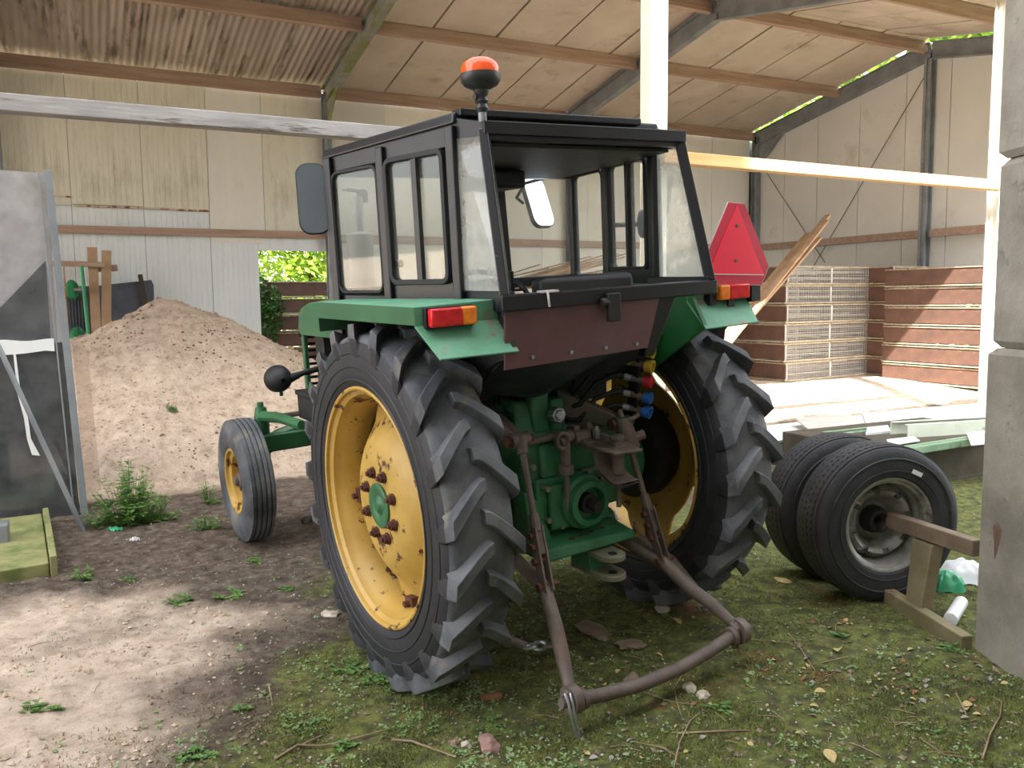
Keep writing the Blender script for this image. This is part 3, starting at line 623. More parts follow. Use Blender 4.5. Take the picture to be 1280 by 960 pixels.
P('pto_housing', MB().lathe([(0, .125), (.03, .12), (.04, .105), (.07, .10), (.075, .075), (.03, .07), (.03, .005)], o=(.03, -.335, .715), ax=(0, -1, 0), n=32), M['green_cast'])
P('pto_shaft', MB().cyl((.03, -.33, .715), (.03, -.46, .712), .026, n=12).cyl((.03, -.36, .715), (.03, -.40, .714), .045, n=16), M['black_matt'])
P('bottom_plate', MB().hexa([(-.25, -.44, .515), (.25, -.44, .515), (.25, 0, .515), (-.25, 0, .515), (-.22, -.41, .565), (.25, -.44, .555), (.24, 0, .62), (-.22, 0, .62)]).hexa([(-.24, -.34, .53), (-.12, -.34, .53), (-.12, -.2, .53), (-.24, -.2, .53), (-.25, -.31, .80), (-.17, -.31, .74), (-.17, -.2, .74), (-.25, -.2, .80)]), M['green_cast'], bev=.012)
mb = MB()
for i, a in enumerate((-.06, .0, .06, .13, .19)): P('plate_bolt', MB().cyl((a, -.38+.01*i, .55), (a, -.38+.01*i, .572), .013, n=6), M['rust_dark'], sm=0)
for s in (-1, 1): P('axle_bracket', MB().box2((s*.30-.03, -.20, .62), (s*.30+.03, .02, .92)).cyl((s*.25, -.12, .52), (s*.36, -.12, .52), .05, n=14), M['green_cast'], bev=.01)
P('right_housing_flange', MB().box2((.22, -.16, .60), (.38, -.06, .95)).box2((.22, -.18, .93), (.46, -.06, .96)), M['green_cast'], bev=.008)
def tongue(z, t):
    pts = []
    for k in range(13): a = radians(-90-90+180*k/12); pts.append((.06*cos(a+pi/2)*1.0, -.50+.06*sin(a+pi/2)*-1))
    poly = [(.06, -.28), (.06, -.50)]+[(.06*cos(radians(a)), -.50-.06*sin(radians(a))) for a in range(15, 180, 15)]+[(-.06, -.50), (-.06, -.28)]
    return MB().prism([(x+.06, y, z) for x, y in poly], (0, 0, t))
cl = P('drawbar_clevis', tongue(.485, .024), M['clevis'], bev=.003)
P('lower_jaw', tongue(.40, .024), M['clevis'], cl, bev=.003)
P('jaw_block', MB().box2((.0, -.42, .40), (.12, -.28, .50)), M['green_cast'], cl, bev=.004)
P('jaw_hole', MB().cyl((.06, -.505, .509), (.06, -.505, .5105), .02, n=14).cyl((.06, -.505, .4235), (.06, -.505, .4255), .02, n=14), M['black_plain'], cl, sm=0)
# top hitch
th = P('trailer_hitch', MB().prism([(.02, -.36, .975), (.02, -.48, .965), (.05, -.56, .955), (.19, -.57, .95), (.20, -.44, .965), (.14, -.36, .975)], (0, 0, .012)), M['rust'], bev=.003)
mb = MB()
def curve_plate(u, v):
    a = pi*.5*u; return (.045+.12*v+.0*u, -.40-.15*u, .955-.13*sin(a)**.8 if 0 else .955-.125*u**.55+.02*(u**4))
mb.grid(lambda u, v: (.035+.135*v*(1-.1*u)+.02*u, -.42-.14*u, .962-.135*min(1, (1-u)*0+sin(u*pi/2)**.45)), 10, 6)
mb.grid(lambda u, v: (.035+.135*v*(1-.1*u)+.02*u, -.42-.14*u, .950-.135*min(1, sin(u*pi/2)**.45)), 10, 6)
P('curved_guard', mb, M['rust'], th, sm=50)
P('hitch_pin', MB().lathe([(0, .002), (0, .035), (.008, .036), (.012, .026), (.03, .024), (.036, .034), (.05, .034), (.055, .02), (.056, .002)], o=(.125, -.48, .965), ax=(0, 0, 1), n=20).cyl((.125, -.48, .70), (.125, -.48, .965), .012, n=10).cyl((.125, -.48, .85), (.125, -.48, .96), .028, n=12), M['rust'], th)
P('hitch_arm', MB().beam((.04, -.24, 1.0), (.05, -.40, .97), .05, .035).cyl((.0, -.33, 1.0), (.08, -.33, 1.0), .032, n=14).cyl((.08, -.31, 1.03), (.11, -.31, 1.03), .03, n=14).beam((.09, -.24, 1.02), (.12, -.42, .985), .02, .05), M['rust'], th, bev=.004)
P('hitch_nut', MB().cyl((.10, -.37, .99), (.10, -.37, 1.03), .018, n=6).cyl((.10, -.37, 1.03), (.10, -.37, 1.045), .01, n=8), M['steel'], th, sm=0)
P('release_lever', MB().cyl((-.07, -.37, .99), (-.07, -.37, .88), .022, n=10).cyl((-.07, -.37, .90), (-.07, -.37, .86), .034, n=10).cyl((-.07, -.37, .98), (-.07, -.37, .70), .013, n=8).cyl((-.10, -.36, 1.0), (-.02, -.34, 1.02), .028, n=12), M['rust'], th, bev=.003)
P('spring_shackle', MB().tube([(-.09+.03*cos(a*.6), -.38, 1.01+.035*sin(a*.6)) for a in range(0, 11)], .010, 8), M['rust'], th)
# lift arms, rods, lower links
def gloop(c, r0, r1, ax, w, mb=None):
    return (mb or MB()).lathe([(-w/2, r0), (-w/2, r1), (w/2, r1), (w/2, r0)], o=c, ax=ax, n=20, close=True)
for s, ea, t, lb, piv, end, lab in ((-1, (-.27, -.02, 1.12), (-.285, -.33, 1.04), (-.355, -.60, .50), [(-.27, -.06, .52), (-.31, -.30, .515), (-.355, -.585, .49), (-.385, -.70, .36), (-.40, -.76, .265), (-.425, -.83, .19)], (-.435, -.86, .16), 'left'),
                               (1, (.06, -.17, 1.135), (.27, -.33, 1.03), (.33, -.53, .42), [(.22, -.16, .53), (.24, -.30, .50), (.33, -.53, .41), (.375, -.66, .31), (.41, -.74, .265), (.455, -.82, .19)], (.47, -.845, .16), 'right')):
    a = P('lift_arm', MB().hexa([(ea[0]-.025, ea[1], ea[2]-.06), (ea[0]+.025, ea[1], ea[2]-.06), (t[0]+.022, t[1], t[2]-.028), (t[0]-.022, t[1], t[2]-.028), (ea[0]-.025, ea[1], ea[2]+.06), (ea[0]+.025, ea[1], ea[2]+.06), (t[0]+.022, t[1], t[2]+.03), (t[0]-.022, t[1], t[2]+.03)]).cyl((t[0]-.045, t[1]-.01, t[2]), (t[0]+.045, t[1]-.01, t[2]), .032, n=16), M['rust' if s < 0 else 'clevis_dark'], bev=.006)
    P('arm_pin', MB().cyl((t[0]-.06, t[1]-.01, t[2]), (t[0]+.065, t[1]-.01, t[2]), .016, n=10).cyl((t[0]-.065, t[1]-.01, t[2]), (t[0]-.05, t[1]-.01, t[2]), .026, n=6), M['rust_dark'], a)
    t = Vector(t)+Vector((0, -.02, 0)); lb = Vector(lb); d = (lb-t)
    rod = P('lift_rod', MB().cyl(t+d*.06, t+d*.60, .014, n=10).cyl(t-d*.02, t+d*.10, .03, .022, n=12), M['rust'])
    if s > 0: P('levelling_box', MB().tube([t+d*-.03, t+d*.05, t+d*.18, t+d*.22], [.03, .042, .045, .028], 12).cyl(t+d*.12, t+d*.12+Vector((.07, -.03, .02)), .022, n=10).cyl(t+d*-.10, t+d*.0, .013, n=8).cyl(t-d*.02+Vector((.02, -.02, 0)), t-d*.03+Vector((.075, -.03, .015)), .012, n=8), M['rust'], rod)
    f = MB(); x = Vector((.017, 0, 0)); a0 = t+d*.55; a1 = lb-d*.0
    f.cyl(t+d*.52, t+d*.64, .020, .024, n=10)
    for q in (-1, 1): f.beam(a0+d*.06+x*q, a1+d*.04+x*q, .009, .05, up=(0, -1, .2))
    f.box(a0+d*.16, (.04, .03, .1), d.to_track_quat('Z', 'Y').to_euler())
    fk = P('rod_fork', f, M['rust'], rod, bev=.002)
    for q in (.66, .74, .83, 1.0):
        c = t+d*q; P('fork_bolt', MB().cyl(c-Vector((.035, 0, 0)), c+Vector((.03 if q < 1 else .06, 0, 0)), .010, n=8).cyl(c-Vector((.042, 0, 0)), c-Vector((.03, 0, 0)), .017, n=6), M['rust_dark'], rod, sm=0)
    lk = P('lower_link', MB().tube(piv, [.027, .029, .030, .031, .029, .022], 12), M['rust'], sm=50)
    ax = Vector((1, 0, 0))
    e = Vector(end); P('ball_eye', gloop(e, .026, .055, ax, .036, MB()).tube([Vector(piv[-1]), e+(Vector(piv[-1])-e)*.35], [.028, .036], 10), M['rust'], lk, sm=50)
    P('ball', MB().lathe([(-.032, .018), (-.02, .03), (0, .036), (.02, .03), (.032, .018)], o=e, ax=ax, n=16), M['rust_dark'], lk, sm=60, label='orange-brown worn ball')
bar = [Vector((-.49, -.862, .16)), Vector((-.30, -.868, .135)), Vector((-.1, -.875, .118)), Vector((.1, -.872, .118)), Vector((.3, -.86, .138)), Vector((.53, -.842, .16))]
db = P('hitch_bar', MB().tube([bar[0], bar[0]*.9+bar[1]*.1], .02, 10).tube([Vector((-.40, -.864, .152))]+bar[1:-1]+[Vector((.42, -.852, .155))], .027, 14).cyl((.42, -.85, .155), bar[-1], .020, n=10).cyl((-.405, -.865, .15), (-.385, -.865, .15), .040, n=14).cyl((.405, -.85, .153), (.425, -.85, .155), .040, n=14), M['rust'], sm=45)
P('lynch_pin', MB().tube([(-.475, -.87, .20), (-.478, -.895, .17), (-.472, -.905, .10), (-.462, -.91, .05), (-.452, -.915, .03), (-.447, -.915, .05), (-.455, -.905, .10), (-.463, -.90, .17), (-.458, -.88, .20)], .0055, 6), M['steel'], db)
P('lynch_pin', MB().tube([(.425, -.84, .205), (.425, -.87, .19), (.425, -.885, .15), (.425, -.875, .11), (.425, -.85, .10)], .007, 6), M['rust'], db)
# stabiliser chains
for pts, nm in (([(-.56, -.35, .34), (-.50, -.50, .285), (-.45, -.575, .262)], 'l'), ([(.38, -.30, .45), (.465, -.44, .36), (.495, -.595, .222)], 'r')):
    st = P('stabiliser', MB().tube(pts, .019 if nm == 'l' else .024, 10), M['rust'])
    e = Vector(pts[-1]); d = (Vector((-.39, -.70, .30))-e if nm == 'l' else Vector((.40, -.70, .22))-e)
    for k in range(3):
        c = e+d*(.15+.33*k); dd = d.normalized()*.030; sd = (Vector((0, 0, 1)) if k % 2 else dd.cross(Vector((0, 0, 1))).normalized())*.017
        ring = [c+dd*cos(a*pi/6)*1.0+sd*sin(a*pi/6) for a in range(13)]
        P('chain_link', MB().tube(ring, .0075, 8, cap=False), M['steel'] if k < 2 else M['rust'], st)
# ---- rear fenders
def fender(s):
    X = lambda v: s*v
    o = [(.84, .42), (.84, -.56), (.49, -.56), (.49, .42)]
    mb = MB(); th = .006
    zt = 1.638
    def plate(pts, n): mb.prism([(X(a), b, c) for a, b, c in pts], (X(n[0]), n[1], n[2]))
    plate([(.84, .42, zt), (.84, -.56, zt), (.47, -.56, zt+.006), (.47, .42, zt+.006)], (0, 0, -th))        # top
    plate([(.84, .42, zt), (.84, -.56, zt), (.838, -.555, 1.572), (.838, .42, 1.565)], (-th, 0, 0))                    # outer lip
    plate([(.84, .42, zt), (.47, .42, zt), (.47, .42, 1.56), (.838, .42, 1.565)], (0, -th, 0))
    plate([(.84, -.56, zt), (.47, -.56, zt), (.47, -.56, 1.56), (.838, -.56, 1.57)], (0, th, 0))   # lamp panel
    plate([(.838, -.56, 1.572), (.47, -.56, 1.57), (.475, -.668, 1.455), (.80, -.668, 1.458)], (0, th, -th)) # skirt
    plate([(.84, .42, 1.575), (.82, .47, 1.50), (.50, .47, 1.50), (.50, .42, 1.575)], (0, -th, 0))
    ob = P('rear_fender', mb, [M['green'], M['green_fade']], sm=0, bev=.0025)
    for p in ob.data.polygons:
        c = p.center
        if c.y < -.56 or (c.z > 1.635 and abs(p.normal.z) > .7): p.material_index = 1  # top and rear skirt take the green lightened for the sky
    P('fender_guard', MB().prism([(X(.475), -.56, 1.63), (X(.475), -.66, 1.46), (X(.475), -.30, 1.24), (X(.475), .1, 1.17), (X(.475), .45, 1.24), (X(.475), .5, 1.63)], (X(.02), 0, 0)), M['green_dark'] if s > 0 else M['black_matt'], ob, sm=0)
    return ob
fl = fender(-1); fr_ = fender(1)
def lamp(s, parent):
    x0, x1, xm = (.80, .615, .675)
    hs = P('rear_lamp_housing', MB().box2((s*x0+s*.006, -.585, 1.558), (s*x1-s*.006, -.563, 1.634)), M['black_plain'], parent, bev=.003)
    a = P('red_lens', MB().box2((s*x0, -.622, 1.564), (s*xm, -.585, 1.630)), M['lens_red'], parent, bev=.008); a['label'] = 'red part of the tail lamp'
    b = P('orange_lens', MB().box2((s*xm, -.622, 1.564), (s*x1, -.585, 1.630)), M['lens_orange'], parent, bev=.008); b['label'] = 'orange part of the tail lamp'
    mb = MB()
    for xx in ((x0*.6+xm*.4), (x1*.4+xm*.6)): mb.cyl((s*xx, -.62, 1.597), (s*xx, -.626, 1.597), .006, n=8)
lamp(-1, fl); lamp(1, fr_)
P('lamp_guard', MB().box2((.61, -.60, 1.545), (.57, -.56, 1.63)).box2((.82, -.61, 1.545), (.88, -.56, 1.632)).box2((.57, -.60, 1.630), (.88, -.56, 1.640)), M['black_plain'], fr_, bev=.003)
# ---- slow vehicle triangle
YT = -.615
def tri(px): # from pixel to the plane y = YT in the tractor frame
    d = TMT@unproj(*px); o = TMT@(Vector((0, 0, CH))-TL); t = (YT-o.y)/d.y; return o+d*t
OUT = [tri(p) for p in ((911, 253), (931, 255), (961, 333), (952, 356), (886, 355), (879, 331))]
INN = [tri(p) for p in ((921, 256), (954, 343), (884, 342))]
smv = P('warning_triangle', MB().prism(OUT, (0, .004, 0)), M['red_dark'], sm=0, label='fluorescent red truncated warning triangle with darker borders')
cc = sum(OUT, Vector())/6
P('pale_rim', MB().prism([cc+(p-cc)*1.022+Vector((0, .003, 0)) for p in OUT], (0, .003, 0)), M['white_edge'], smv, sm=0)
P('red_centre', MB().prism([p+Vector((0, -.003, 0)) for p in INN], (0, .003, 0)), M['red'], smv, sm=0)
P('border_line', MB().prism([INN[2]+Vector((0, -.0035, 0)), INN[1]+Vector((0, -.0035, 0)), INN[1]+Vector((0, -.0035, -.004)), INN[2]+Vector((0, -.0035, -.004))], (0, .003, 0)), M['white_edge'], smv, sm=0)
mb = MB()
for p in ((921, 282), (919, 326)):
    c = tri(p); mb.cyl(c-Vector((0, .008, 0)), c, .0075, n=8)
P('rivet', mb, M['rust'], smv, sm=0)
P('triangle_bracket', MB().beam(cc+Vector((0, .01, .1)), cc+Vector((-.02, .02, -.28)), .04, .008, up=(0, 1, 0)), M['black_plain'], smv, sm=0)
# ---- cab
BX, BY, AX, AY, RX, RY = .511, -.324, .692, .54, .485, -.513
cabm = M['black']
def wallpt(s, t, z): # side plane between B (t=0) and A (t=1)
    return Vector((s*(BX+(AX-BX)*t), BY+(AY-BY)*t, z))
def side_n(s): v = Vector((s*(AY-BY), -(AX-BX)*1.0, 0)).normalized(); return v
ZS = 1.655; ZT = 2.225
def frame_bar(p0, p1, w, d, s, name='frame_bar', mt=None, parent=None):
    n = side_n(s)
    return P(name, MB().beam(p0, p1, d, w, up=(p1-p0).normalized().cross(n)), mt or cabm, parent, sm=0, bev=.006)
for s in (-1, 1):
    n = side_n(s)
    # posts
    P('cab_post', MB().beam(wallpt(s, 0, 1.60), wallpt(s, .0, 2.30), .048, .05, up=n), cabm, sm=0, bev=.006)
    P('cab_post', MB().beam(wallpt(s, .985, 1.45), wallpt(s, .985, 2.28), .055, .04, up=n), cabm, sm=0, bev=.006)
    P('cab_post', MB().beam(wallpt(s, .53, 1.60), wallpt(s, .53, 2.28), .05, .036, up=n), cabm, sm=0, bev=.006)
    bt = Vector((s*RX, RY, 2.262)); bb = Vector((s*.515, -.655, 1.655))
    P('slanted_rear_post', MB().beam(bt, bb, .036, .045, up=(s*.6, -.6, 0)), cabm, sm=0, bev=.005)
    # side fascia, sills
    P('roof_fascia', MB().prism([wallpt(s, -.03, 2.228), wallpt(s, 1.03, 2.213), wallpt(s, 1.03, 2.305), wallpt(s, -.03, 2.335)], n*-.02), cabm, sm=0, bev=.004)
    P('sill', MB().prism([wallpt(s, -.02, 1.60), wallpt(s, .55, 1.60), wallpt(s, .55, 1.70), wallpt(s, -.02, 1.71)], n*-.03), cabm, sm=0, bev=.004)
    P('sill', MB().prism([Vector((s*.505, -.30, 1.60)), Vector((s*.515, -.665, 1.60)), Vector((s*.515, -.665, 1.675)), Vector((s*.505, -.30, 1.675))], (-s*.03, 0, 0)), cabm, sm=0, bev=.004)
    P('door_sill', MB().prism([wallpt(s, .53, 1.45), wallpt(s, 1.0, 1.45), wallpt(s, 1.0, 1.66), wallpt(s, .53, 1.655)], n*-.03), cabm, sm=0, bev=.004)
    # windows: rounded frame rings with panes
    def window(t0, t1, z0, z1, r, fw, name, off=.012, gl=M['glass'], parent=None):
        a, b = wallpt(s, t0, 0), wallpt(s, t1, 0); W_ = (b-a).length; Hh = z1-z0; c = (a+b)/2+Vector((0, 0, (z0+z1)/2)); ex = (b-a).normalized()
        out = rrect(W_, Hh, r); inn = rrect(W_-2*fw, Hh-2*fw, max(.008, r-fw)); k = len(out); mb = MB(); vs = []
        for lst, o_ in ((out, off), (inn, off), (inn, -off), (out, -off)): vs += [c+ex*x+Vector((0, 0, z))+n*o_ for x, z in lst]
        fs = [(q*k+i, q*k+(i+1) % k, ((q+1) % 4)*k+(i+1) % k, ((q+1) % 4)*k+i) for q in range(4) for i in range(k)]
        mb.add(vs, fs); w = P(name, mb, M['black_plain'], parent, sm=30, bev=.003)
        pane = [c+ex*x+Vector((0, 0, z))+n*-.002 for x, z in rrect(W_-2*fw+.006, Hh-2*fw+.006, max(.01, r-fw))]
        P('pane', MB().prism(pane, n*.004), gl, w, sm=0)
        return w, c, ex, W_, Hh
    w, c, ex, W_, Hh = window(.055, .50, 1.70, 2.228, .045, .022, 'side_window', off=.020)
    P('window_divider', MB().beam(c+ex*.0+Vector((0, 0, -Hh/2+.02)), c+ex*.0+Vector((0, 0, Hh/2-.02)), .026, .026, up=n).beam(c-ex*.022+n*.012+Vector((0, 0, -Hh/2+.02)), c-ex*.022+n*.012+Vector((0, 0, Hh/2-.02)), .01, .014, up=n), M['black'], w, sm=0)
    window(.56, .965, 1.665, 2.215, .05, .014, 'door_window', off=.014)
    # quarter glass
    q = [wallpt(s, -.03, 2.25), bt, bb+Vector((0, 0, .02)), Vector((s*.508, -.345, 1.675))]
    P('quarter_glass', MB().prism(q, Vector((s*.004, 0, 0))), M['glass_dusty'], sm=0)
P('window_catch', MB().cyl(wallpt(-1, .47, 1.79), wallpt(-1, .47, 1.79)+side_n(-1)*-.03, .016, n=12), M['black_plain'])
# roof
mb = MB(); rz = 2.345
top = [(-BX-.015, BY-.03, 2.338), (BX+.015, BY-.03, 2.338), (AX+.02, AY+.03, 2.308), (-AX-.02, AY+.03, 2.308)]
mb.hexa([(x, y, z-.03) for x, y, z in top]+[(x*.98, y*.98, z+.012) for x, y, z in top])
roof = P('cab_roof', mb, cabm, sm=0, bev=.008)
P('roof_lip', MB().hexa([(-.50, BY-.02, 2.30), (.50, BY-.02, 2.30), (.485, RY-.02, 2.268), (-.485, RY-.02, 2.268), (-.50, BY-.02, 2.325), (.50, BY-.02, 2.325), (.485, RY-.02, 2.283), (-.485, RY-.02, 2.283)])
  .prism([(-.50, RY-.03, 2.243), (.50, RY-.03, 2.243), (.50, RY-.03, 2.29), (-.50, RY-.03, 2.29)], (0, .02, 0))
  .hexa([(-.48, RY-.01, 2.225), (.48, RY-.01, 2.225), (.48, RY+.03, 2.225), (-.48, RY+.03, 2.225), (-.48, RY-.01, 2.25), (.48, RY-.01, 2.25), (.48, RY+.03, 2.25), (-.48, RY+.03, 2.25)]), cabm, roof, sm=0, bev=.003)
P('roof_ridge', MB().hexa([(-.50, BY-.05, 2.333), (.40, BY-.05, 2.333), (.40, BY+.02, 2.333), (-.50, BY+.02, 2.333), (-.50, BY-.05, 2.362), (.40, BY-.05, 2.362), (.40, BY+.02, 2.362), (-.50, BY+.02, 2.362)]), cabm, roof, sm=0, bev=.005)
P('roof_lining', MB().hexa([(-.47, RY+.05, 2.21), (.47, RY+.05, 2.21), (.62, AY, 2.20), (-.62, AY, 2.20), (-.47, RY+.05, 2.222), (.47, RY+.05, 2.222), (.62, AY, 2.26), (-.62, AY, 2.26)]), M['black_matt'], roof, sm=0)
P('heater_box', MB().box2((-.12, .15, 2.115), (.14, .42, 2.20)), M['black_plain'], roof, bev=.02, seg=3)
for s in (-1, 1): P('corner_fascia', MB().prism([(s*.513, -.32, 2.225), (s*.49, -.52, 2.225), (s*.49, -.52, 2.285), (s*.513, -.32, 2.335)], (-s*.02, 0, 0)), cabm, roof, sm=0)
# windscreen
P('windscreen_frame', MB().beam((-AX, AY+.02, 2.225), (AX, AY+.02, 2.225), .05, .05).beam((-AX, AY+.02, 1.66), (AX, AY+.02, 1.66), .05, .05).beam((.262, AY+.02, 1.64), (.232, AY+.02, 2.24), .05, .045, up=(0, 1, 0)), cabm, sm=0, bev=.005)
P('windscreen', MB().box2((-AX+.02, AY+.018, 1.67), (AX-.02, AY+.022, 2.22)), M['glass'], sm=0)
# rear beam and panel
P('rear_beam', MB().beam((-.545, -.655, 1.632), (.545, -.645, 1.630), .05, .06), cabm, sm=0, bev=.006)
P('rear_bracket', MB().box((-.045, -.69, 1.585), (.062, .02, .11)).cyl((-.10, -.685, 1.605), (-.07, -.685, 1.605), .018, n=10), M['black_matt'], bev=.004)
P('white_wire', MB().box((-.335, -.665, 1.664), (.08, .03, .008)).tube([(-.35, -.685, 1.663), (-.352, -.692, 1.635), (-.348, -.69, 1.608)], .0045, 6), M['white_edge'], sm=0)
pn = P('rear_panel', MB().hexa([(-.515, -.628, 1.385), (-.515, -.618, 1.385), (.18, -.618, 1.40), (.18, -.628, 1.40), (-.52, -.655, 1.600), (-.52, -.645, 1.600), (.225, -.645, 1.602), (.225, -.655, 1.602)]), M['panel_brown'], sm=0)
for x in (-.40, -.22, -.05, .11):
    P('panel_bolt', MB().cyl((x, -.632, 1.425), (x, -.645, 1.423), .008, n=6), M['steel'], pn, sm=0)
P('black_side_cover', MB().hexa([(.18, -.605, 1.36), (.235, -.605, 1.36), (.235, -.56, 1.36), (.18, -.56, 1.36), (.225, -.65, 1.605), (.325, -.65, 1.605), (.325, -.60, 1.605), (.225, -.60, 1.605)]), cabm, bev=.006)
# tarpaulin sagging below the panel
def tarp(u, v):
    x = -.50+.80*u-.05*v; z = 1.42-(.13+.09*max(0, 1-abs(u-.45)*2.4))*v; y = -.60+.26*v-.07*sin(pi*v)*max(0, 1-abs(u-.45)*2)+.012*sin(14*u+5*v)
    return (x, y, z+.01*sin(9*u+3*v))
P('tarpaulin', MB().grid(tarp, 26, 12), M['sheet_black'], sm=60, fix=False)
P('cab_floor', MB().box2((-.46, -.30, 1.26), (.46, .0, 1.34)).box2((-.42, -.05, 1.1), (.42, .5, 1.26)), M['black_plain'], sm=0)
P('seat', MB().box2((-.24, -.42, 1.34), (.24, .05, 1.46)).box((0, -.46, 1.56), (.48, .1, .30), Euler((radians(-8), 0, 0))), M['seat'], bev=.03, seg=3)
P('steering_wheel', MB().tube([(.20*cos(a*pi/12), .30+.14*sin(a*pi/12), 1.63+.10*sin(a*pi/12)) for a in range(25)], .013, 8, cap=False).cyl((0, .30, 1.63), (0, .5, 1.35), .02, n=8).beam((-.2, .3, 1.63), (.2, .3, 1.63), .03, .01), M['black_plain'])
P('gear_lever', MB().tube([(.0, .15, 1.35), (.0, .10, 1.60), (-.01, .09, 1.73)], .010, 8), M['black_plain'])
# mirrors
def mirror(c, w, h, rot, arm, gm='mirror'):
    R = Euler(rot).to_matrix(); c = Vector(c); out = rrect(w, h, .055, 6)
    mb = MB().prism([c+R@Vector((x, .0, z)) for x, z in out], R@Vector((0, .03, 0)))
    o = P('side_mirror', mb, M['black_plain'], sm=30, bev=.004)
    P('mirror_glass', MB().prism([c+R@Vector((x*.93, -.002, z*.965)) for x, z in out], R@Vector((0, .003, 0))), M[gm], o, sm=0)
    P('mirror_arm', MB().tube(arm, .009, 8), M['black_plain'], o)
mirror((-.752, .60, 2.105), .145, .325, (radians(-3), 0, radians(-21)), [(-.72, .63, 2.18), (-.69, .62, 2.19), (-.66, .56, 2.19)], 'mirror_old')
mirror((.722, .90, 2.105), .17, .31, (radians(-20), 0, radians(9)), [(.63, .93, 2.10), (.58, .92, 2.13), (.56, .80, 2.20), (.60, .55, 2.22)])
P('work_lamp', MB().lathe([(0, .002), (0, .07), (.05, .08), (.06, .078), (.06, .002)], o=(.80, .10, 1.93), ax=(.5, -.8, 0), n=24).cyl((.80, .12, 1.93), (.64, .16, 1.93), .012, n=8), M['black_plain'])
# beacon
bx, by = -.462, -.47
bs = P('beacon_stem', MB().cyl((bx, by, 2.27), (bx, by, 2.335), .016, n=12), M['galv'])
P('beacon_base', MB().lathe([(2.33, .018), (2.345, .024), (2.36, .018), (2.37, .026), (2.385, .019), (2.395, .026), (2.41, .030), (2.425, .062), (2.44, .073), (2.455, .076), (2.468, .074), (2.468, .01)], o=(bx, by, 0), ax=(0, 0, 1), n=32).cyl((bx-.03, by, 2.385), (bx-.016, by, 2.385), .012, n=8), M['beacon_base'], bs)
P('beacon_dome', MB().lathe([(2.468, .072), (2.49, .070), (2.505, .062), (2.518, .045), (2.525, .022), (2.526, .002)], o=(bx, by, 0), ax=(0, 0, 1), n=32), M['beacon'], bs, sm=60)
# hydraulic couplings
hc = P('coupling_plate', MB().hexa([(.335, -.36, 1.04), (.35, -.36, 1.04), (.35, -.30, 1.04), (.335, -.30, 1.04), (.335, -.40, 1.38), (.35, -.40, 1.38), (.35, -.33, 1.38), (.335, -.33, 1.38)]), M['black_plain'], sm=0)
P('coupling_bracket', MB().beam((.34, -.36, 1.36), (.44, -.30, 1.5), .03, .02), M['black_plain'], hc)
cmat = {'y': mat('yellow_cap', H('b0942e'), H('c8a83a'), 20, .5), 'r': mat('red_cap', H('b81e30'), H('cc2a3a'), 20, .5), 'b': mat('blue_cap', H('1450a0'), H('1f66b8'), 20, .5)}
dirn = Vector((.42, -.85, -.16)).normalized()
for i, (z, c) in enumerate(((1.35, 'y'), (1.283, 'y'), (1.213, 'r'), (1.138, 'b'), (1.073, 'b'))):
    o_ = Vector((.342, -.375+.008*i, z+.012)); 
    cp = P('coupling', MB().cyl(o_-dirn*.03, o_+dirn*.045, .015, n=12).cyl(o_+dirn*.01, o_+dirn*.025, .020, n=6), M['rust'], hc)
    e = o_+dirn*.045
    prof = [(0, .016), (0, .027), (.035, .030), (.036, .022), (.012, .020), (.012, .002)] if i in (0, 1, 4) else [(0, .016), (0, .025), (.034, .027), (.038, .02), (.038, .002)]
    P('dust_cap', MB().lathe(prof, o=e, ax=dirn, n=20), cmat[c], hc, label={'y': 'yellow dust cap', 'r': 'red dust cap', 'b': 'blue dust cap'}[c])
    hz = [o_-dirn*.02, o_+Vector((-.06, .06, .02)), o_+Vector((-.15, .10, -.01)), o_+Vector((-.23, .12, -.10)), Vector((.10-.02*i, -.12, 1.12-.02*i))]
    P('hose', MB().tube(hz, .012, 8), M['black_plain'], hc, sm=60)
    if i < 2: P('hose_ferrule', MB().cyl(hz[0]-dirn*.0, hz[0]*.4+hz[1]*.6, .0135, n=10), cmat['y'], hc)
    else: P('hose_ferrule', MB().cyl(hz[0], hz[0]*.5+hz[1]*.5, .0145, n=10), M['galv'], hc)
# ================================================================ clutter in and around the hall
def gp(px, py, z=0.0):   # picture point to a world point at height z (used once to lay things out on the ground)
    d = unproj(px, py); t = (z-CH)/d.z; return Vector((0, 0, CH))+d*t
def gpt(px, py):
    z = 0
    for _ in range(4): p = gp(px, py, z); z = ground_z(p.x, p.y)
    return gp(px, py, z)
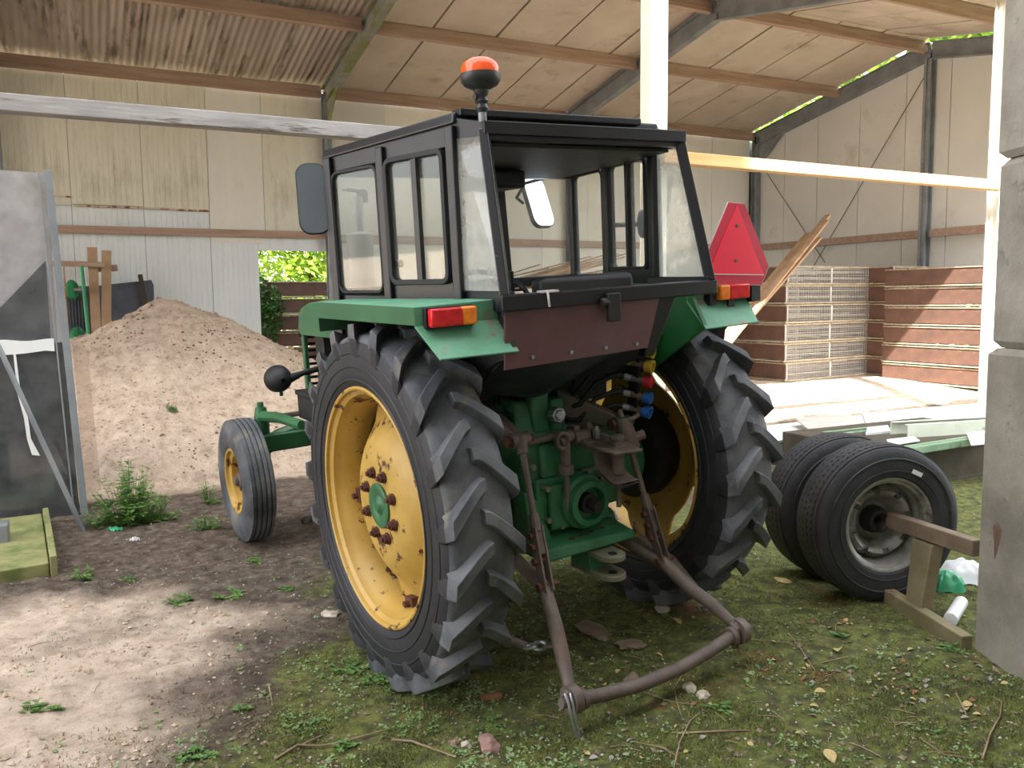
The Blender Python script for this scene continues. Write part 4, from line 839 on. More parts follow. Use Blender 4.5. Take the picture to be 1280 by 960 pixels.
# ---- concrete blocks on the right
dF = Vector((-.387, -.922, 0)); dN = Vector((.922, -.387, 0))
blk_lab = {0: 'weathered grey concrete block at the foot of the stack on the right', 1: 'grey concrete block in the middle of the stack on the right', 2: 'dark stained concrete block high in the right stack', 3: 'topmost grey concrete block of the right stack, above the picture'}
for i, (z0, z1, off) in enumerate(((-.06, 1.37, 0), (1.372, 2.165, .018), (2.167, 2.96, .006), (2.962, 3.7, .0))):
    c = Vector((3.5, 2.31, 0))+dN*(off+(.0 if i else -.0)); L_, W_ = 1.5, .8
    q = [c, c+dF*L_, c+dF*L_+dN*W_, c+dN*W_]; ch = .028
    mb = MB(); rings = []
    cen = sum(q, Vector())/4
    def ring(z, ins): return [(p+(cen-p).normalized()*ins*1.3)+Vector((0, 0, z)) for p in q]
    rs = [ring(z0, ch), ring(z0+ch, 0), ring(z1-ch, 0), ring(z1, ch)]
    vs = [v-Vector((3.5, 2.31, 0)) for r in rs for v in r]
    if i == 0:
        for k in range(4, 8): vs[k] = vs[k]
    mb.add(vs, [(a*4+b, a*4+(b+1) % 4, (a+1)*4+(b+1) % 4, (a+1)*4+b) for a in range(3) for b in range(4)]+[(3, 2, 1, 0), (12, 13, 14, 15)])
    o = obj('concrete_block', mb, M['concrete'], sm=30); o.location = (3.5, 2.31, 0); tag(o, blk_lab[i], 'concrete block', 'stacked concrete blocks')
tag(obj('rust_stain', MB().prism([Vector((3.5, 2.31, 0))+dF*.085-dN*.0015+Vector((0, 0, z))+dF*a for a, z in ((0, .60), (.03, .63), (.06, .60), (.05, .56), (.035, .50), (.02, .46), (.012, .54))], dN*.001), M['brown_stain'], [o for o in bpy.data.objects if o.name == 'concrete_block'][0], sm=0), 'brown rust stain')
bpy.data.objects['rust_stain'].location = (-3.5, -2.31, 0)
# ---- twin truck wheels and their trestle
AXD = Vector((.282, .959, 0)); WC = Vector((3.612, 2.854, 0))
def truck_wheel(c, label):
    R, w = .411, .245
    root = empty('truck_wheel', c, label, 'wheel', 'pair of old truck wheels on one axle', (0, 0, -math.atan2(AXD.x, AXD.y)))
    # local: +y away from viewer, face at -w/2
    prof = [(-.100, .243), (-.118, .255), (-.124, .29), (-.122, .33), (-.116, .365), (-.108, .385), (-.098, .398)]
    tr = []
    for c0 in (-.072, -.036, 0, .036, .072): tr += [(c0-.0155, .400), (c0-.014, .411-.003*(c0/.07)**2), (c0+.014, .411-.003*(c0/.07)**2), (c0+.0155, .400)]
    pr = prof+tr+[(-a, b) for a, b in reversed(prof)]+[(.08, .235), (-.08, .235)]
    mb = MB().lathe(pr, ax=(0, 1, 0), n=96, close=True)
    for r in (.285, .345): mb.lathe([(-.121, r-.005), (-.127, r-.002), (-.127, r+.002), (-.121, r+.005)], ax=(0, 1, 0), n=72)
    obj('tyre', mb, M['rubber_truck'], root, sm=40)
    # sipes: small ribs across the grooves
    mb = MB()
    for k in range(72):
        a = 2*pi*k/72
        for c0 in (-.054, -.018, .018, .054):
            an = a+.02*(1 if c0 > 0 else -1)
            mb.box((cos(an)*.4045, c0, sin(an)*.4045), (.011, .012, .024), Euler((0, -an, 0)))
    mb = mb; tb = obj('tread_blocks', mb, M['rubber_truck'], root, sm=0); tb['kind'] = 'stuff'
    obj('rim', MB().lathe([(-.102, .250), (-.110, .246), (-.108, .236), (-.092, .230), (-.085, .215), (-.03, .205), (.03, .200), (.085, .215), (.10, .236), (.104, .246), (.09, .24), (-.09, .24)], ax=(0, 1, 0), n=64, close=True), M['truck_rim'], root, sm=40)
    mb = MB(); NT = 80; rad = [.075, .10, .125, .145, .165, .185, .203]
    def yy(r): return .045-.09*sst(.09, .16, r) + .05*sst(.165, .203, r)
    vs = []; fs = []
    for j in range(NT):
        for r in rad: vs.append((r*cos(2*pi*j/NT), -yy(r)*-1+.0, r*sin(2*pi*j/NT)))
    k = len(rad)
    for j in range(NT):
        for i in range(k-1):
            if i in (3, 4) and (j % 10) in (1, 2, 3): continue
            fs.append((j*k+i, ((j+1) % NT)*k+i, ((j+1) % NT)*k+i+1, j*k+i+1))
    mb.add(vs, fs); obj('disc', mb, M['truck_rim'], root, sm=50, fix=False)
    obj('sticker', MB().prism([(.10+.0, -.1285, .27), (.155, -.1285, .245), (.165, -.1285, .265), (.11, -.1285, .29)], (0, .002, 0)), M['white_plastic'], root, sm=0) if 'nearer' in label else 0
    obj('hub', MB().lathe([(.06, .01), (-.02, .03), (-.035, .045), (-.03, .06), (.02, .072), (.06, .075)], ax=(0, 1, 0), n=24), M['black_matt'], root)
    return root
M['truck_rim'] = mat('dirty_steel_rim', H('8c8c86'), H('b8b8b2'), 7, .35, .5, c3=H('5f5a44'), s3=5, t3=.5, w3=.15)
c1 = WC+AXD*.125; c1.z = ground_z(c1.x, c1.y)+.404; truck_wheel(c1, 'nearer black truck wheel lying in front, with a steel axle through its rim')
c2 = WC+AXD*(.125+.358); c2.z = ground_z(c2.x, c2.y)+.404; truck_wheel(c2, 'farther black truck wheel, mostly hidden behind its twin')
tr = empty('trestle', (3.6, 2.6, 0), 'olive brown steel trestle carrying the axle of the truck wheels', 'trestle')
def TLc(p): return Vector(p)-Vector((3.6, 2.6, 0))
M['olive'] = mat('olive_brown_steel', H('6f6448'), H('857a5c'), 5, .6, .1, c3=H('6a4030'), s3=7, t3=.6, w3=.1, bump=.2)
za = c1.z
obj('axle_rail', MB().beam(TLc((3.80, 3.45, za)), TLc((3.60, 2.385, za+.01)), .06, .078), mat('brown_axle_paint', H('6a5a4a'), H('85735f'), 6, .6, .1, c3=H('6a4434'), s3=8, t3=.6, w3=.1), tr, sm=0, bev=.006)
obj('leg', MB().hexa([TLc(p) for p in ((3.53, 2.62, .05), (3.595, 2.60, .05), (3.63, 2.71, .05), (3.565, 2.73, .05), (3.605, 2.62, za-.04), (3.67, 2.60, za-.04), (3.71, 2.74, za-.04), (3.645, 2.76, za-.04))]), M['olive'], tr, sm=0, bev=.006)
obj('ground_rail', MB().beam(TLc((3.615, 2.86, ground_z(3.615, 2.86)+.03)), TLc((3.455, 2.32, .035)), .06, .09), M['olive'], tr, sm=0, bev=.005)
# ---- crates
def crate_proto(w, d, h, label, group):
    r = empty('slatted_crate', (0, 0, 0), label, 'crate', group)
    t = .025
    for s in (-1, 1):
        obj('side_board', MB().box((s*(w/2-t/2), 0, h/2+.01), (t, d, h-.075)), M['brown_board'], r, sm=0, bev=.003)
        obj('side_rail', MB().box((s*(w/2-.01), 0, .022), (.05, d+.02, .024)), M['pale_rail'], r, sm=0, bev=.004)
        obj('side_rail', MB().box((s*(w/2-.01), 0, h-.02), (.045, d+.02, .02)), M['pale_rail'], r, sm=0, bev=.004)
    for s in (-1, 1):
        obj('front_rail', MB().box((0, s*(d/2-.012), .02), (w, .03, .032)), M['pale_rail'], r, sm=0, bev=.003)
        obj('front_rail', MB().box((0, s*(d/2-.012), h-.02), (w, .03, .028)), M['pale_rail'], r, sm=0, bev=.003)
        mb = MB(); n = int(w/.045)
        for i in range(n+1):
            x = -w/2+.02+(w-.04)*i/n; mb.box((x, s*(d/2-.004), h/2), (.005, .005, h-.05))
        for i in range(1, 8): mb.box((0, s*(d/2-.004), .03+(h-.06)*i/8), (w-.03, .004, .0045))
        mb.box((0, s*(d/2-.01), h/2), (.03, .02, h-.04)).box((-w/2+.035, s*(d/2-.01), h/2), (.02, .02, h-.05)).box((w/2-.035, s*(d/2-.01), h/2), (.02, .02, h-.05))
        obj('wire_mesh', mb, M['wire'], r, sm=0)['kind'] = 'stuff'
    mb = MB()
    for i in range(5): mb.box((0, -d/2+.12+(d-.24)*i/4, h*.35+.02*(i % 2)), (w-.08, .07, .02)).box((0, -d/2+.12+(d-.24)*i/4, h*.70), (w-.08, .05, .02))
    obj('inner_slats', mb, M['pale_rail'], r, sm=0)['kind'] = 'stuff'
    return r
def stack(proto, first, x, y, n, h, rot, labels, zbase=None, jit=.02):
    z = ground_z(x, y)+.0 if zbase is None else zbase
    for k in range(n):
        o = proto if (first and k == 0) else dup(proto)
        o.location = (x+random.uniform(-jit, jit), y+random.uniform(-jit, jit), z+k*h); o.rotation_euler = (0, 0, rot+random.uniform(-.008, .008))
        o['label'] = labels[k]
ordn = ['lowest', 'second lowest', 'third', 'fourth', 'fifth', 'topmost']
g1 = 'wire fronted crates stacked behind the warning triangle'
cA = crate_proto(2.42, 1.7, .335, 'x', g1)
stack(cA, True, 11.94, 11.75, 6, .335, .09, [f'wire fronted brown crate, {a} of the stack right of the warning triangle' for a in ordn])
g2 = 'brown sided crates stacked along the gable wall'
cB = crate_proto(.95, 2.5, .335, 'x', g2)
stack(cB, True, 13.42, 9.28, 6, .335, .03, [f'red brown sided crate, {a} of the partly sunlit stack on the right' for a in ordn], jit=.012)
cC = dup(cB); cC['group'] = 'crates in the gable corner'
stack(cC, True, 13.55, 11.75, 6, .335, .0, [f'brown crate, {a} of the narrow stack in the hall corner' for a in ordn], jit=.01)
cD = dup(cA); cD['group'] = 'crates seen through the cab'
stack(cD, True, 6.1, 11.2, 5, .335, -.02, [f'wire fronted crate, {a} in the stack seen through the cab windows' for a in ordn[:4]+['topmost']])
# outside the doorway
cE = dup(cB); cE['group'] = 'crates outside the doorway'
stack(cE, True, 4.55, 17.4, 6, .335, 1.57, [f'weathered brown crate, {a} of the stack outside the back doorway' for a in ordn], zbase=0.0, jit=.02)
# ---- long planks and laths
def plank(name, a, b, w, h, mt, label, cat, group=None):
    return tag(obj(name, MB().beam(a, b, w, h), mt, sm=0, bev=.003), label, cat, group)
for i, (dx, dz, L_) in enumerate(((0, 0, 0), (.12, -.12, -.15), (-.12, .02, -.22), (.02, -.22, -.30), (.2, -.02, -.5))):
    a = Vector((7.2+dx*.3, 9.2+dx, .14)); b = Vector((11.15, 10.25+dx*.7, 2.93+dz)); b = a+(b-a)*(1+L_*.2)
    plank('plank', a+Vector((0, 0, .05*0)), b, .10, .035, M['plank'], ['topmost long pale plank leaning up behind the warning triangle', 'long plank just below the topmost of the leaning planks', 'leaning plank at the left edge of the bundle behind the triangle', 'lowest plank of the leaning bundle', 'shorter plank at the right side of the leaning bundle'][i], 'plank', 'long planks leaning behind the tractor')
rr = random.Random(3)
for i in range(46):
    a = Vector((5.15+rr.uniform(-.25, .5), 10.6+rr.uniform(-.1, .9), 1.715+rr.uniform(0, .02)+.02*(i % 4))); L_ = rr.uniform(1.2, 2.3); an = rr.uniform(.05, .36)
    b = a+Vector((cos(an)*L_, rr.uniform(-.25, .25), sin(an)*L_*.75))
    plank('lath', a, b, .045, .018, M['plank'], 'thin weathered lath '+('low' if an < .15 else 'steeply rising' if an > .27 else 'gently rising')+' in the heap seen through the cab, '+('front row' if a.y < 11.05 else 'back row'), 'lath', 'laths heaped on the crates behind the cab')
# ---- pile of sheets and channels
pile = []
def slab(name, quad, z, t, mt, label, cat='sheet', tilt=0):
    q = [gp(px, py, z) for px, py in quad]; c = sum(q, Vector())/4; mb = MB()
    zz = [tilt, 0, 0, tilt]
    mb.hexa([p-c+Vector((0, 0, -t+zz[i])) for i, p in enumerate(q)]+[p-c+Vector((0, 0, zz[i])) for i, p in enumerate(q)])
    o = obj(name, mb, mt, sm=0, bev=.004); o.location = c; return tag(o, label, cat, 'offcuts and channels piled behind the truck wheels')
a, b = gp(1120, 566, .30), gp(1262, 548, .30)
dd = (b-a).normalized(); nn = Vector((-dd.y, dd.x, 0))
q = [a, b+dd*.5, b+dd*.5+nn*1.3, a+nn*1.3]
crate_box = obj('storage_box', MB().hexa([p-a+Vector((0, 0, -.32)) for p in q]+[p-a for p in q]).box((q[1]-a)/2+Vector((0, 0, -.30))-nn*.01, ((q[1]-a).length, .03, .06), Euler((0, 0, math.atan2(dd.y, dd.x)))), M['dark_wood'], sm=0, bev=.006)
crate_box.location = a; tag(crate_box, 'low dark green brown box under the piled sheets behind the truck wheels', 'box')
slab('white_sheet', [(955, 560), (1110, 545), (1080, 518), (955, 532)], .10, .09, M['white_panel'], 'white coated sheet lying lowest at the left end of the pile')
slab('white_sheet', [(1090, 545), (1250, 528), (1235, 503), (1078, 516)], .13, .05, M['white_panel'], 'long white sheet lying at the back of the pile')
slab('grey_board', [(1027, 549), (1088, 534), (1062, 517), (993, 522)], .20, .02, M['grey_sheet'], 'flat grey brown board leaning on the white sheets', 'board', .0)
def channel(name, p0, p1, z, w, h, mt, label):
    a, b = gp(*p0, z), gp(*p1, z); d = (b-a); n = Vector((-d.y, d.x, 0)).normalized(); L_ = d.length; d.normalize(); mb = MB()
    # U profile, open upwards
    up = Vector((0, 0, 1)); t = .012
    for off, ww, hh, zo in ((0, w, t, -h), (-w/2, t, h, -h/2), (w/2, t, h, -h/2)):
        mb.beam(n*off+up*zo, d*L_+n*off+up*zo, ww if ww > t else t, hh if hh > t else t)
    for s in (0, 1): mb.beam(n*(w/2*(1 if s else -1))+n*(.02*(-1 if s else 1))+up*-.004, d*L_+n*(w/2*(1 if s else -1))+n*(.02*(-1 if s else 1))+up*-.004, .04, .008)
    o = obj(name, mb, mt, sm=0, bev=.002); o.location = a; return tag(o, label, 'channel', 'offcuts and channels piled behind the truck wheels')
channel('metal_channel', (1036, 541), (1112, 533), .31, .16, .10, M['green_sheet'], 'short sage green channel with a white end, left in the pile')
slab('white_cover', [(1082, 541), (1113, 538), (1110, 531), (1084, 534)], .325, .03, M['white_panel'], 'small white plate on the end of the short green channel', 'plate')
channel('metal_channel', (1124, 529), (1262, 521), .42, .22, .15, M['pale_green'], 'pale green white channel lying on top of the pile')
channel('metal_channel', (1085, 566), (1250, 541), .36, .10, .055, M['green_sheet'], 'long sage green channel along the front of the pile')
slab('white_offcut', [(1112, 556), (1150, 550), (1142, 545), (1108, 549)], .34, .015, M['white_panel'], 'small white offcut lying on the long green channel', 'offcut')
slab('white_offcut', [(1214, 556), (1250, 552), (1245, 536), (1208, 541)], .38, .012, M['white_panel'], 'white offcut jutting out at the right end of the pile', 'offcut')
for i, (x0, y0, x1, y1, z) in enumerate(((958, 557, 1025, 545, .17), (955, 563, 1030, 552, .13), (962, 571, 1040, 558, .08))):
    a, b = gp(x0, y0, z), gp(x1, y1, z)
    plank('batten', a, b, .08, .035, M['dark_wood'], ['dark damp batten lying highest at the left end of the pile', 'dark damp batten in the middle at the left end of the pile', 'dark damp batten lowest at the left end of the pile'][i], 'batten', 'dark battens at the left end of the pile')
# ---- left side: plastic door panel, prop pole, mossy boards
pp = empty('plastic_screen', (-.1, 7.1, 0), 'tall cloudy plastic screen with a grey edge, standing at the left', 'screen')
obj('upper_sheet', MB().prism([(-2.0, 0, 1.28), (-.06, 0, 1.28), (-.05, 0, 2.55), (-2.0, 0, 2.60)], (0, .006, 0)), M['acrylic'], pp, sm=0)
obj('overlap_sheet', MB().prism([(-2.0, -.02, 1.30), (-.10, -.02, 1.30), (-.10, -.02, 1.92), (-.48, -.02, 1.50), (-.52, -.02, 1.50), (-2.0, -.02, 1.0)], (0, .004, 0)), M['acrylic_dark'], pp, sm=0)
obj('lower_sheet', MB().prism([(-2.0, -.01, .0), (0.02, -.01, .0), (-.02, -.01, 1.32), (-2.0, -.01, 1.32)], (0, .006, 0)), M['acrylic_dark'], pp, sm=0)
M['panel_back'] = mat('dark_board', H('45474a'), H('57595a'), 3, .7)
obj('backing_board', MB().prism([(-2.0, .05, .0), (0.0, .05, .0), (-.04, .05, 1.30), (-2.0, .05, 1.30)], (0, .02, 0)), M['panel_back'], pp, sm=0)
obj('edge_profile', MB().beam((.05, -.01, .0), (-.05, -.01, 2.57), .05, .04, up=(0, 1, 0)).beam((-.02, -.02, .0), (-.11, -.02, 2.56), .012, .02, up=(0, 1, 0)), M['galv_dark'] if 'galv_dark' in M else M['galv'], pp, sm=0, bev=.004)
mb = MB(); pts = []
top = [(-2.06+i*.03, 1.345+.007*sin(i*.6)) for i in range(67)]; bot = [(-2.06+i*.03, 1.265-.022*abs(sin(i*.19+.4))) for i in range(67)]
mb.prism([(x, -.035, z) for x, z in top]+[(x, -.035, z) for x, z in reversed(bot)], (0, .02, 0))
mb.prism([(-.345, -.034, 1.28), (-.33, -.034, 1.28), (-.315, -.034, .95), (-.28, -.034, .78), (-.27, -.034, .62), (-.22, -.034, .49), (-.27, -.034, .50), (-.295, -.034, .62), (-.305, -.034, .78), (-.335, -.034, .95)], (0, .015, 0))
obj('white_foam', mb, M['white_plastic'], pp, sm=0)
obj('clear_strip', MB().prism([(.06, .03, .15), (.17, .05, .18), (.14, .05, 1.25), (.04, .03, 1.3)], (0, .004, 0)), M['clear_strip'], pp, sm=0)
tag(obj('pole', MB().tube([gpt(106, 664)-Vector((0, 0, .02)), Vector((-.48, 6.62, 1.27)), Vector((-.78, 6.64, 2.15))], .017, 10), M['galv'], sm=40), 'thin grey pole leaning against the plastic panel', 'pole')
pl_ = empty('mossy_platform', (-.5, 6.2, 0), 'low platform of mossy yellow green boards at the left edge', 'platform')
def LP(p): return Vector(p)-Vector((-.5, 6.2, 0))
ab = [(-.205, 5.62), (-.30, 6.95)]
obj('board', MB().hexa([LP((x, y, z)) for z in (-.02, .075) for x, y in ((-1.3, 5.40), (-.245, 5.60), (-.33, 6.98), (-1.4, 6.9))]), M['timber_mossy'], pl_, sm=0, bev=.006)
obj('board', MB().hexa([LP((x, y, z)) for z in (-.02, .115) for x, y in ((-.238, 5.58), (-.200, 5.59), (-.285, 6.98), (-.322, 6.97))]), M['timber_mossy'], pl_, sm=0, bev=.005)
obj('post_stub', MB().box(LP((-.62, 6.35, .28)), (.10, .10, .46)).box(LP((-.56, 6.3, .13)), (.14, .16, .12)), M['galv'], pl_, sm=0, bev=.006)
# ---- things against the back wall behind the sand
YB = 14.7
def bw(px, py, Y=YB):
    d = unproj(px, py); return Vector((0, 0, CH))+d*(Y/d.y)
wf = empty('wooden_frame', bw(125, 400)*1, 'frame of two upright boards and a crossbar standing behind the sand heap', 'frame')
def wb(name, a, b, w, t, mt, Y=YB):
    return obj(name, MB().beam(bw(*a, Y)-wf.location, bw(*b, Y)-wf.location, t, w, up=(1, 0, 0)), mt, wf, sm=0, bev=.004)
M['board_tan'] = mat('tan_board', H('a08468'), H('b89a7c'), 3, .8, bump=.2, c3=H('7a5c44'), s3=6, t3=.62, w3=.1)
wb('upright_board', (115, 309), (121, 430), .14, .03, M['board_tan']); wb('upright_board', (133, 313), (133, 430), .14, .03, M['board_tan'])
obj('crossbar', MB().beam(bw(60, 329, 14.62)-wf.location, bw(131, 331, 14.62)-wf.location, .04, .085), M['timber'], wf, sm=0, bev=.004)
obj('crossbar', MB().beam(bw(122, 336, 14.78)-wf.location, bw(147, 335, 14.78)-wf.location, .04, .10), M['timber'], wf, sm=0, bev=.004)
def lean(name, pts, t, mt, label, cat, Y):
    q = [bw(*p, Y) for p in pts]; c = sum(q, Vector())/len(q)
    o = obj(name, MB().prism([p-c for p in q], (0, t, 0)), mt, sm=0); o.location = c; return tag(o, label, cat)
lean('dark_board', [(122, 357), (189, 350), (192, 356), (193, 395), (150, 450), (122, 450)], .02, M['blueboard'], 'dark blue grey board standing behind the sand heap', 'board', 15.0)
cb = lean('corrugated_board', [(78, 361), (115, 357), (117, 460), (78, 460)], .02, M['blueboard'], 'dark ribbed board behind the green rollers', 'board', 14.98)
mb = MB()
for i in range(9):
    a = bw(81+i*4, 364-.4*i, 14.97)-cb.location; mb.beam(a, a+Vector((0, 0, -1.2)), .02, .02, up=(1, 0, 0))
obj('rib', mb, M['blueboard'], cb, sm=0)
tag(obj('dark_batten', MB().beam(bw(175, 343, 14.9), bw(183, 385, 14.9), .03, .07, up=(1, 0, 0)), M['dark_wood'], sm=0), 'short dark batten leaning on the dark blue board', 'batten')
tag(obj('green_pipe', MB().cyl(bw(102, 333, 14.55), bw(112, 435, 14.4), .028, n=12), M['green_pipe']), 'upright green pipe behind the left side of the sand heap', 'pipe')
tag(obj('thin_pole', MB().cyl(bw(79.5, 333, 14.3), bw(89, 460, 14.0), .012, n=8), M['plank']), 'thin wooden pole beside the green rollers', 'pole')
for (a, lab) in (((90, 362), 'upper green disc roller against the back wall'), ((97, 420), 'lower green disc roller half hidden by the sand heap')):
    c = bw(*a, 14.6); r = empty('disc_roller', c, lab, 'roller', 'green disc rollers')
    obj('disc', MB().lathe([(-.05, .01), (-.055, .06), (-.03, .13), (0, .15), (.03, .13), (.03, .01)], ax=(.8, -.6, 0), n=28), M['green_pipe'], r)
    obj('spindle', MB().cyl((.02, -.01, 0), (.17, -.04, 0), .03, n=12).cyl((.10, -.03, 0), (.12, -.03, 0), .06, n=14), M['steel'], r)
# ---- leaves and trees
def leaf_quads(mb, c, n, r, size, seed, flat=1.0, shell=.0, mi=0):
    R = random.Random(seed); vs = []; fs = []
    for _ in range(n):
        while 1:
            p = Vector((R.uniform(-1, 1), R.uniform(-1, 1), R.uniform(-1, 1)))
            l = p.length
            if shell < l <= 1: break
        p = Vector((p.x*r[0], p.y*r[1], p.z*r[2]))+Vector(c)
        a = Vector((R.uniform(-1, 1), R.uniform(-1, 1), R.uniform(-.6, .6))).normalized(); b = a.orthogonal().normalized()
        b = (Matrix.Rotation(R.uniform(0, 6.28), 3, a)@b); s = size*R.uniform(.6, 1.3)
        i = len(vs); cr = a.cross(b)*s*.12
        vs += [p-a*s, p+b*s*.5+cr, p+a*s, p-b*s*.5+cr]; fs += [(i, i+1, i+2), (i, i+2, i+3)]
    return mb.add(vs, fs, mi)
def tree(x, y, h, cw, label, n=5000, seed=1, size=.10, z0=.8, mt='tree_leaf', name='tree', blobs=9):
    t = empty(name, (x, y, 0), label, 'tree'); R = random.Random(seed)
    obj('trunk', MB().tube([(0, 0, -.1), (.05, .02, h*.3), (-.05, .05, h*.6), (0, 0, h*.85)], [.16, .13, .09, .04], 10), M['dark_wood'], t)
    mb = MB()
    for i in range(blobs):
        c = (R.uniform(-.6, .6)*cw, R.uniform(-.6, .6)*cw, R.uniform(z0+.6, h-.5)); leaf_quads(mb, c, n//blobs, (cw*.6, cw*.6, h*.22), size, seed*10+i, shell=.3)
    f = obj('foliage', mb, M[mt], t, sm=0, fix=False); f['kind'] = 'stuff'; return t
tree(2.2, 20.5, 5.0, 1.8, 'bushy green tree outside, left in the back doorway', 7000, 1)
tree(5.2, 21.0, 5.5, 2.0, 'yellow green tree outside, above the crates in the doorway', 7000, 2)
tree(8.5, 24, 6, 2.6, 'green tree farther back outside the doorway', 5000, 11, .14)
tree(3.25, 16.9, 2.4, .34, 'slim leafy shrub just outside the doorway', 3600, 3, .05, .1, 'ivy', 'shrub', 8)
tree(16.8, 14.5, 7.4, 1.9, 'green tree outside the gable wall near the hall corner', 8000, 4, .12, 3)
tree(17.2, 11.5, 8.2, 2.0, 'green tree outside the gable wall below the ridge', 8000, 5, .12, 3)
tree(17.4, 8.2, 8.6, 2.0, 'green tree outside the gable wall right of the ridge', 7000, 6, .12, 3)
tree(17.0, 5.0, 8.0, 2.0, 'green tree beyond the front corner of the gable', 4000, 12, .14, 2)
tree(17.0, 13.0, 6.0, 1.7, 'dense bush outside the gable wall between the trees', 7000, 14, .12, 3, 'tree_leaf', 'bush')
tree(16.6, 16.4, 6.2, 1.6, 'green tree outside, beyond the hall corner', 7000, 15, .12, 3)
# ---- weeds
def weed(x, y, h, n, spread, seed, label, mt='leaf', ls=.035, group=None):
    R = random.Random(seed); z = ground_z(x, y)-.005; w = empty('weed', (x, y, z), label, 'plant', group)
    st = MB(); lf = MB(); vs = []; fs = []
    for i in range(n):
        a = R.uniform(0, 6.28); rr_ = R.random()**.6*spread; hh = h*R.uniform(.45, 1)*(1-.5*rr_/max(spread, .01))
        b0 = Vector((cos(a)*rr_*.4, sin(a)*rr_*.4, 0)); t0 = Vector((cos(a)*rr_, sin(a)*rr_, hh))
        b0.z = ground_z(x+b0.x, y+b0.y)-z-.01
        st.tube([b0, (b0+t0)/2+Vector((0, 0, hh*.1)), t0], [.0028, .0022, .0012], 4)
        m_ = max(3, int(hh/.028))
        for k in range(m_):
            t = (k+.6)/m_; p = b0.lerp(t0, t)+Vector((0, 0, hh*.1*(1-abs(2*t-1)))); th_ = k*2.4+R.uniform(-.4, .4); s = (ls+h*.05)*R.uniform(.6, 1.25)*(1.2-.55*t)
            d = Vector((cos(th_), sin(th_), R.uniform(-.1, .5))).normalized(); sd = d.cross(Vector((0, 0, 1))).normalized()*s*.34
            j = len(vs); m2 = p+d*s*.5+Vector((0, 0, s*.06))
            vs += [p, m2+sd, p+d*s*1.05-Vector((0, 0, s*.12)), m2-sd, m2-Vector((0, 0, s*.10))]; fs += [(j, j+1, j+4), (j+1, j+2, j+4), (j+2, j+3, j+4), (j+3, j, j+4)]
    lf.add(vs, fs); obj('stem', st, M['stick'] if 0 else M['leaf'], w, sm=0, fix=False)['kind'] = 'stuff'
    obj('foliage', lf, M[mt], w, sm=0, fix=False)['kind'] = 'stuff'; return w
for px, py, h, n, sp, lab in ((162, 652, .54, 70, .27, 'tall bushy weed growing at the foot of the sand heap'),
    (200, 650, .26, 34, .22, 'lower leafy weed on the right flank of the tall weed'),
    (130, 655, .22, 26, .20, 'low weed between the plastic panel and the tall weed'),
    (258, 662, .16, 24, .14, 'small weed beside the front wheel'), (262, 630, .26, 16, .10, 'wispy pale weed behind the front wheel'),
    (105, 722, .13, 12, .09, 'small weed right of the mossy platform'), (160, 728, .07, 8, .05, 'tiny weed in the dirt, upper of the two left of the heap track'), (230, 752, .07, 16, .12, 'flat weed at the edge of the pale sand'),
    (290, 742, .06, 16, .14, 'flat weed patch between sand and dirt'), (318, 703, .06, 10, .07, 'tiny weed in front of the front wheel'),
    (40, 888, .07, 8, .06, 'small weed in the pale sand, bottom left'), (68, 888, .05, 5, .03, 'tiny sprout in the pale sand beside the small weed'), (300, 888, .06, 5, .035, 'bright two leaved sprout at the sand edge'),
    (430, 935, .06, 7, .05, 'small green sprout at the bottom, right of the twig'), (250, 948, .05, 14, .09, 'low weed at the bottom edge'), (357, 738, .05, 7, .05, 'tiny weed left of the rear wheel'),
    (440, 835, .05, 16, .12, 'leafy ground weed at the foot of the left rear tyre'), (475, 850, .05, 14, .10, 'leafy ground weed under the left rear tyre tread'),
    (505, 612, .0, 0, 0, None),
    (1190, 812, .05, 9, .06, 'small weed left of the concrete block foot'), (1050, 795, .04, 6, .04, 'tiny sprout left of the steel trestle'), (900, 885, .05, 8, .06, 'pale sprout right of the hitch bar')):
    if not lab: continue
    p = gpt(px, py); weed(p.x, p.y, h, n, sp, px*7+py, lab)
hp = Vector((.72, 8.55)); weed(hp.x, hp.y, .14, 12, .06, 5, 'small weed growing on the face of the sand heap')
# ground cover, uncountable
mb = MB(); R = random.Random(11); vs = []; fs = []
def clover(x, y, s, seed=0):
    z = ground_z(x, y)
    for k in range(R.randint(3, 6)):
        a = R.uniform(0, 6.28); d = Vector((cos(a), sin(a), R.uniform(.1, .6))).normalized(); sd = Vector((-sin(a), cos(a), 0))*s*.45; p = Vector((x+R.uniform(-s, s)*.6, y+R.uniform(-s, s)*.6, z+R.uniform(-.002, .010))); j = len(vs)
        vs.extend([p, p+d*s*.55+sd, p+d*s*1.1, p+d*s*.55-sd]); fs.extend([(j, j+1, j+2), (j, j+2, j+3)])
cl = []
for _ in range(13000):
    px, py = R.uniform(0, 1290), 640+330*R.random()**.8
    if n2(px*.02, py*.03, 1, 7) + R.uniform(-.3, .3) < .05: continue
    p = gp(px, py, 0)
    if p.y < 1 or p.y > 9: continue
    a, b, c = masks(p.x, p.y)
    if R.random() > (b*.9+.02)*(1 if px < 720 else .30): continue
    clover(p.x, p.y, R.uniform(.006, .015))
mb.add(vs, fs); tag(obj('ground_cover', mb, M['leaf_blue'], sm=0, fix=False), 'tiny pale green leaves of ground cover spread over the mossy soil', 'ground cover', kind='stuff')
mb = MB(); vs = []; fs = []
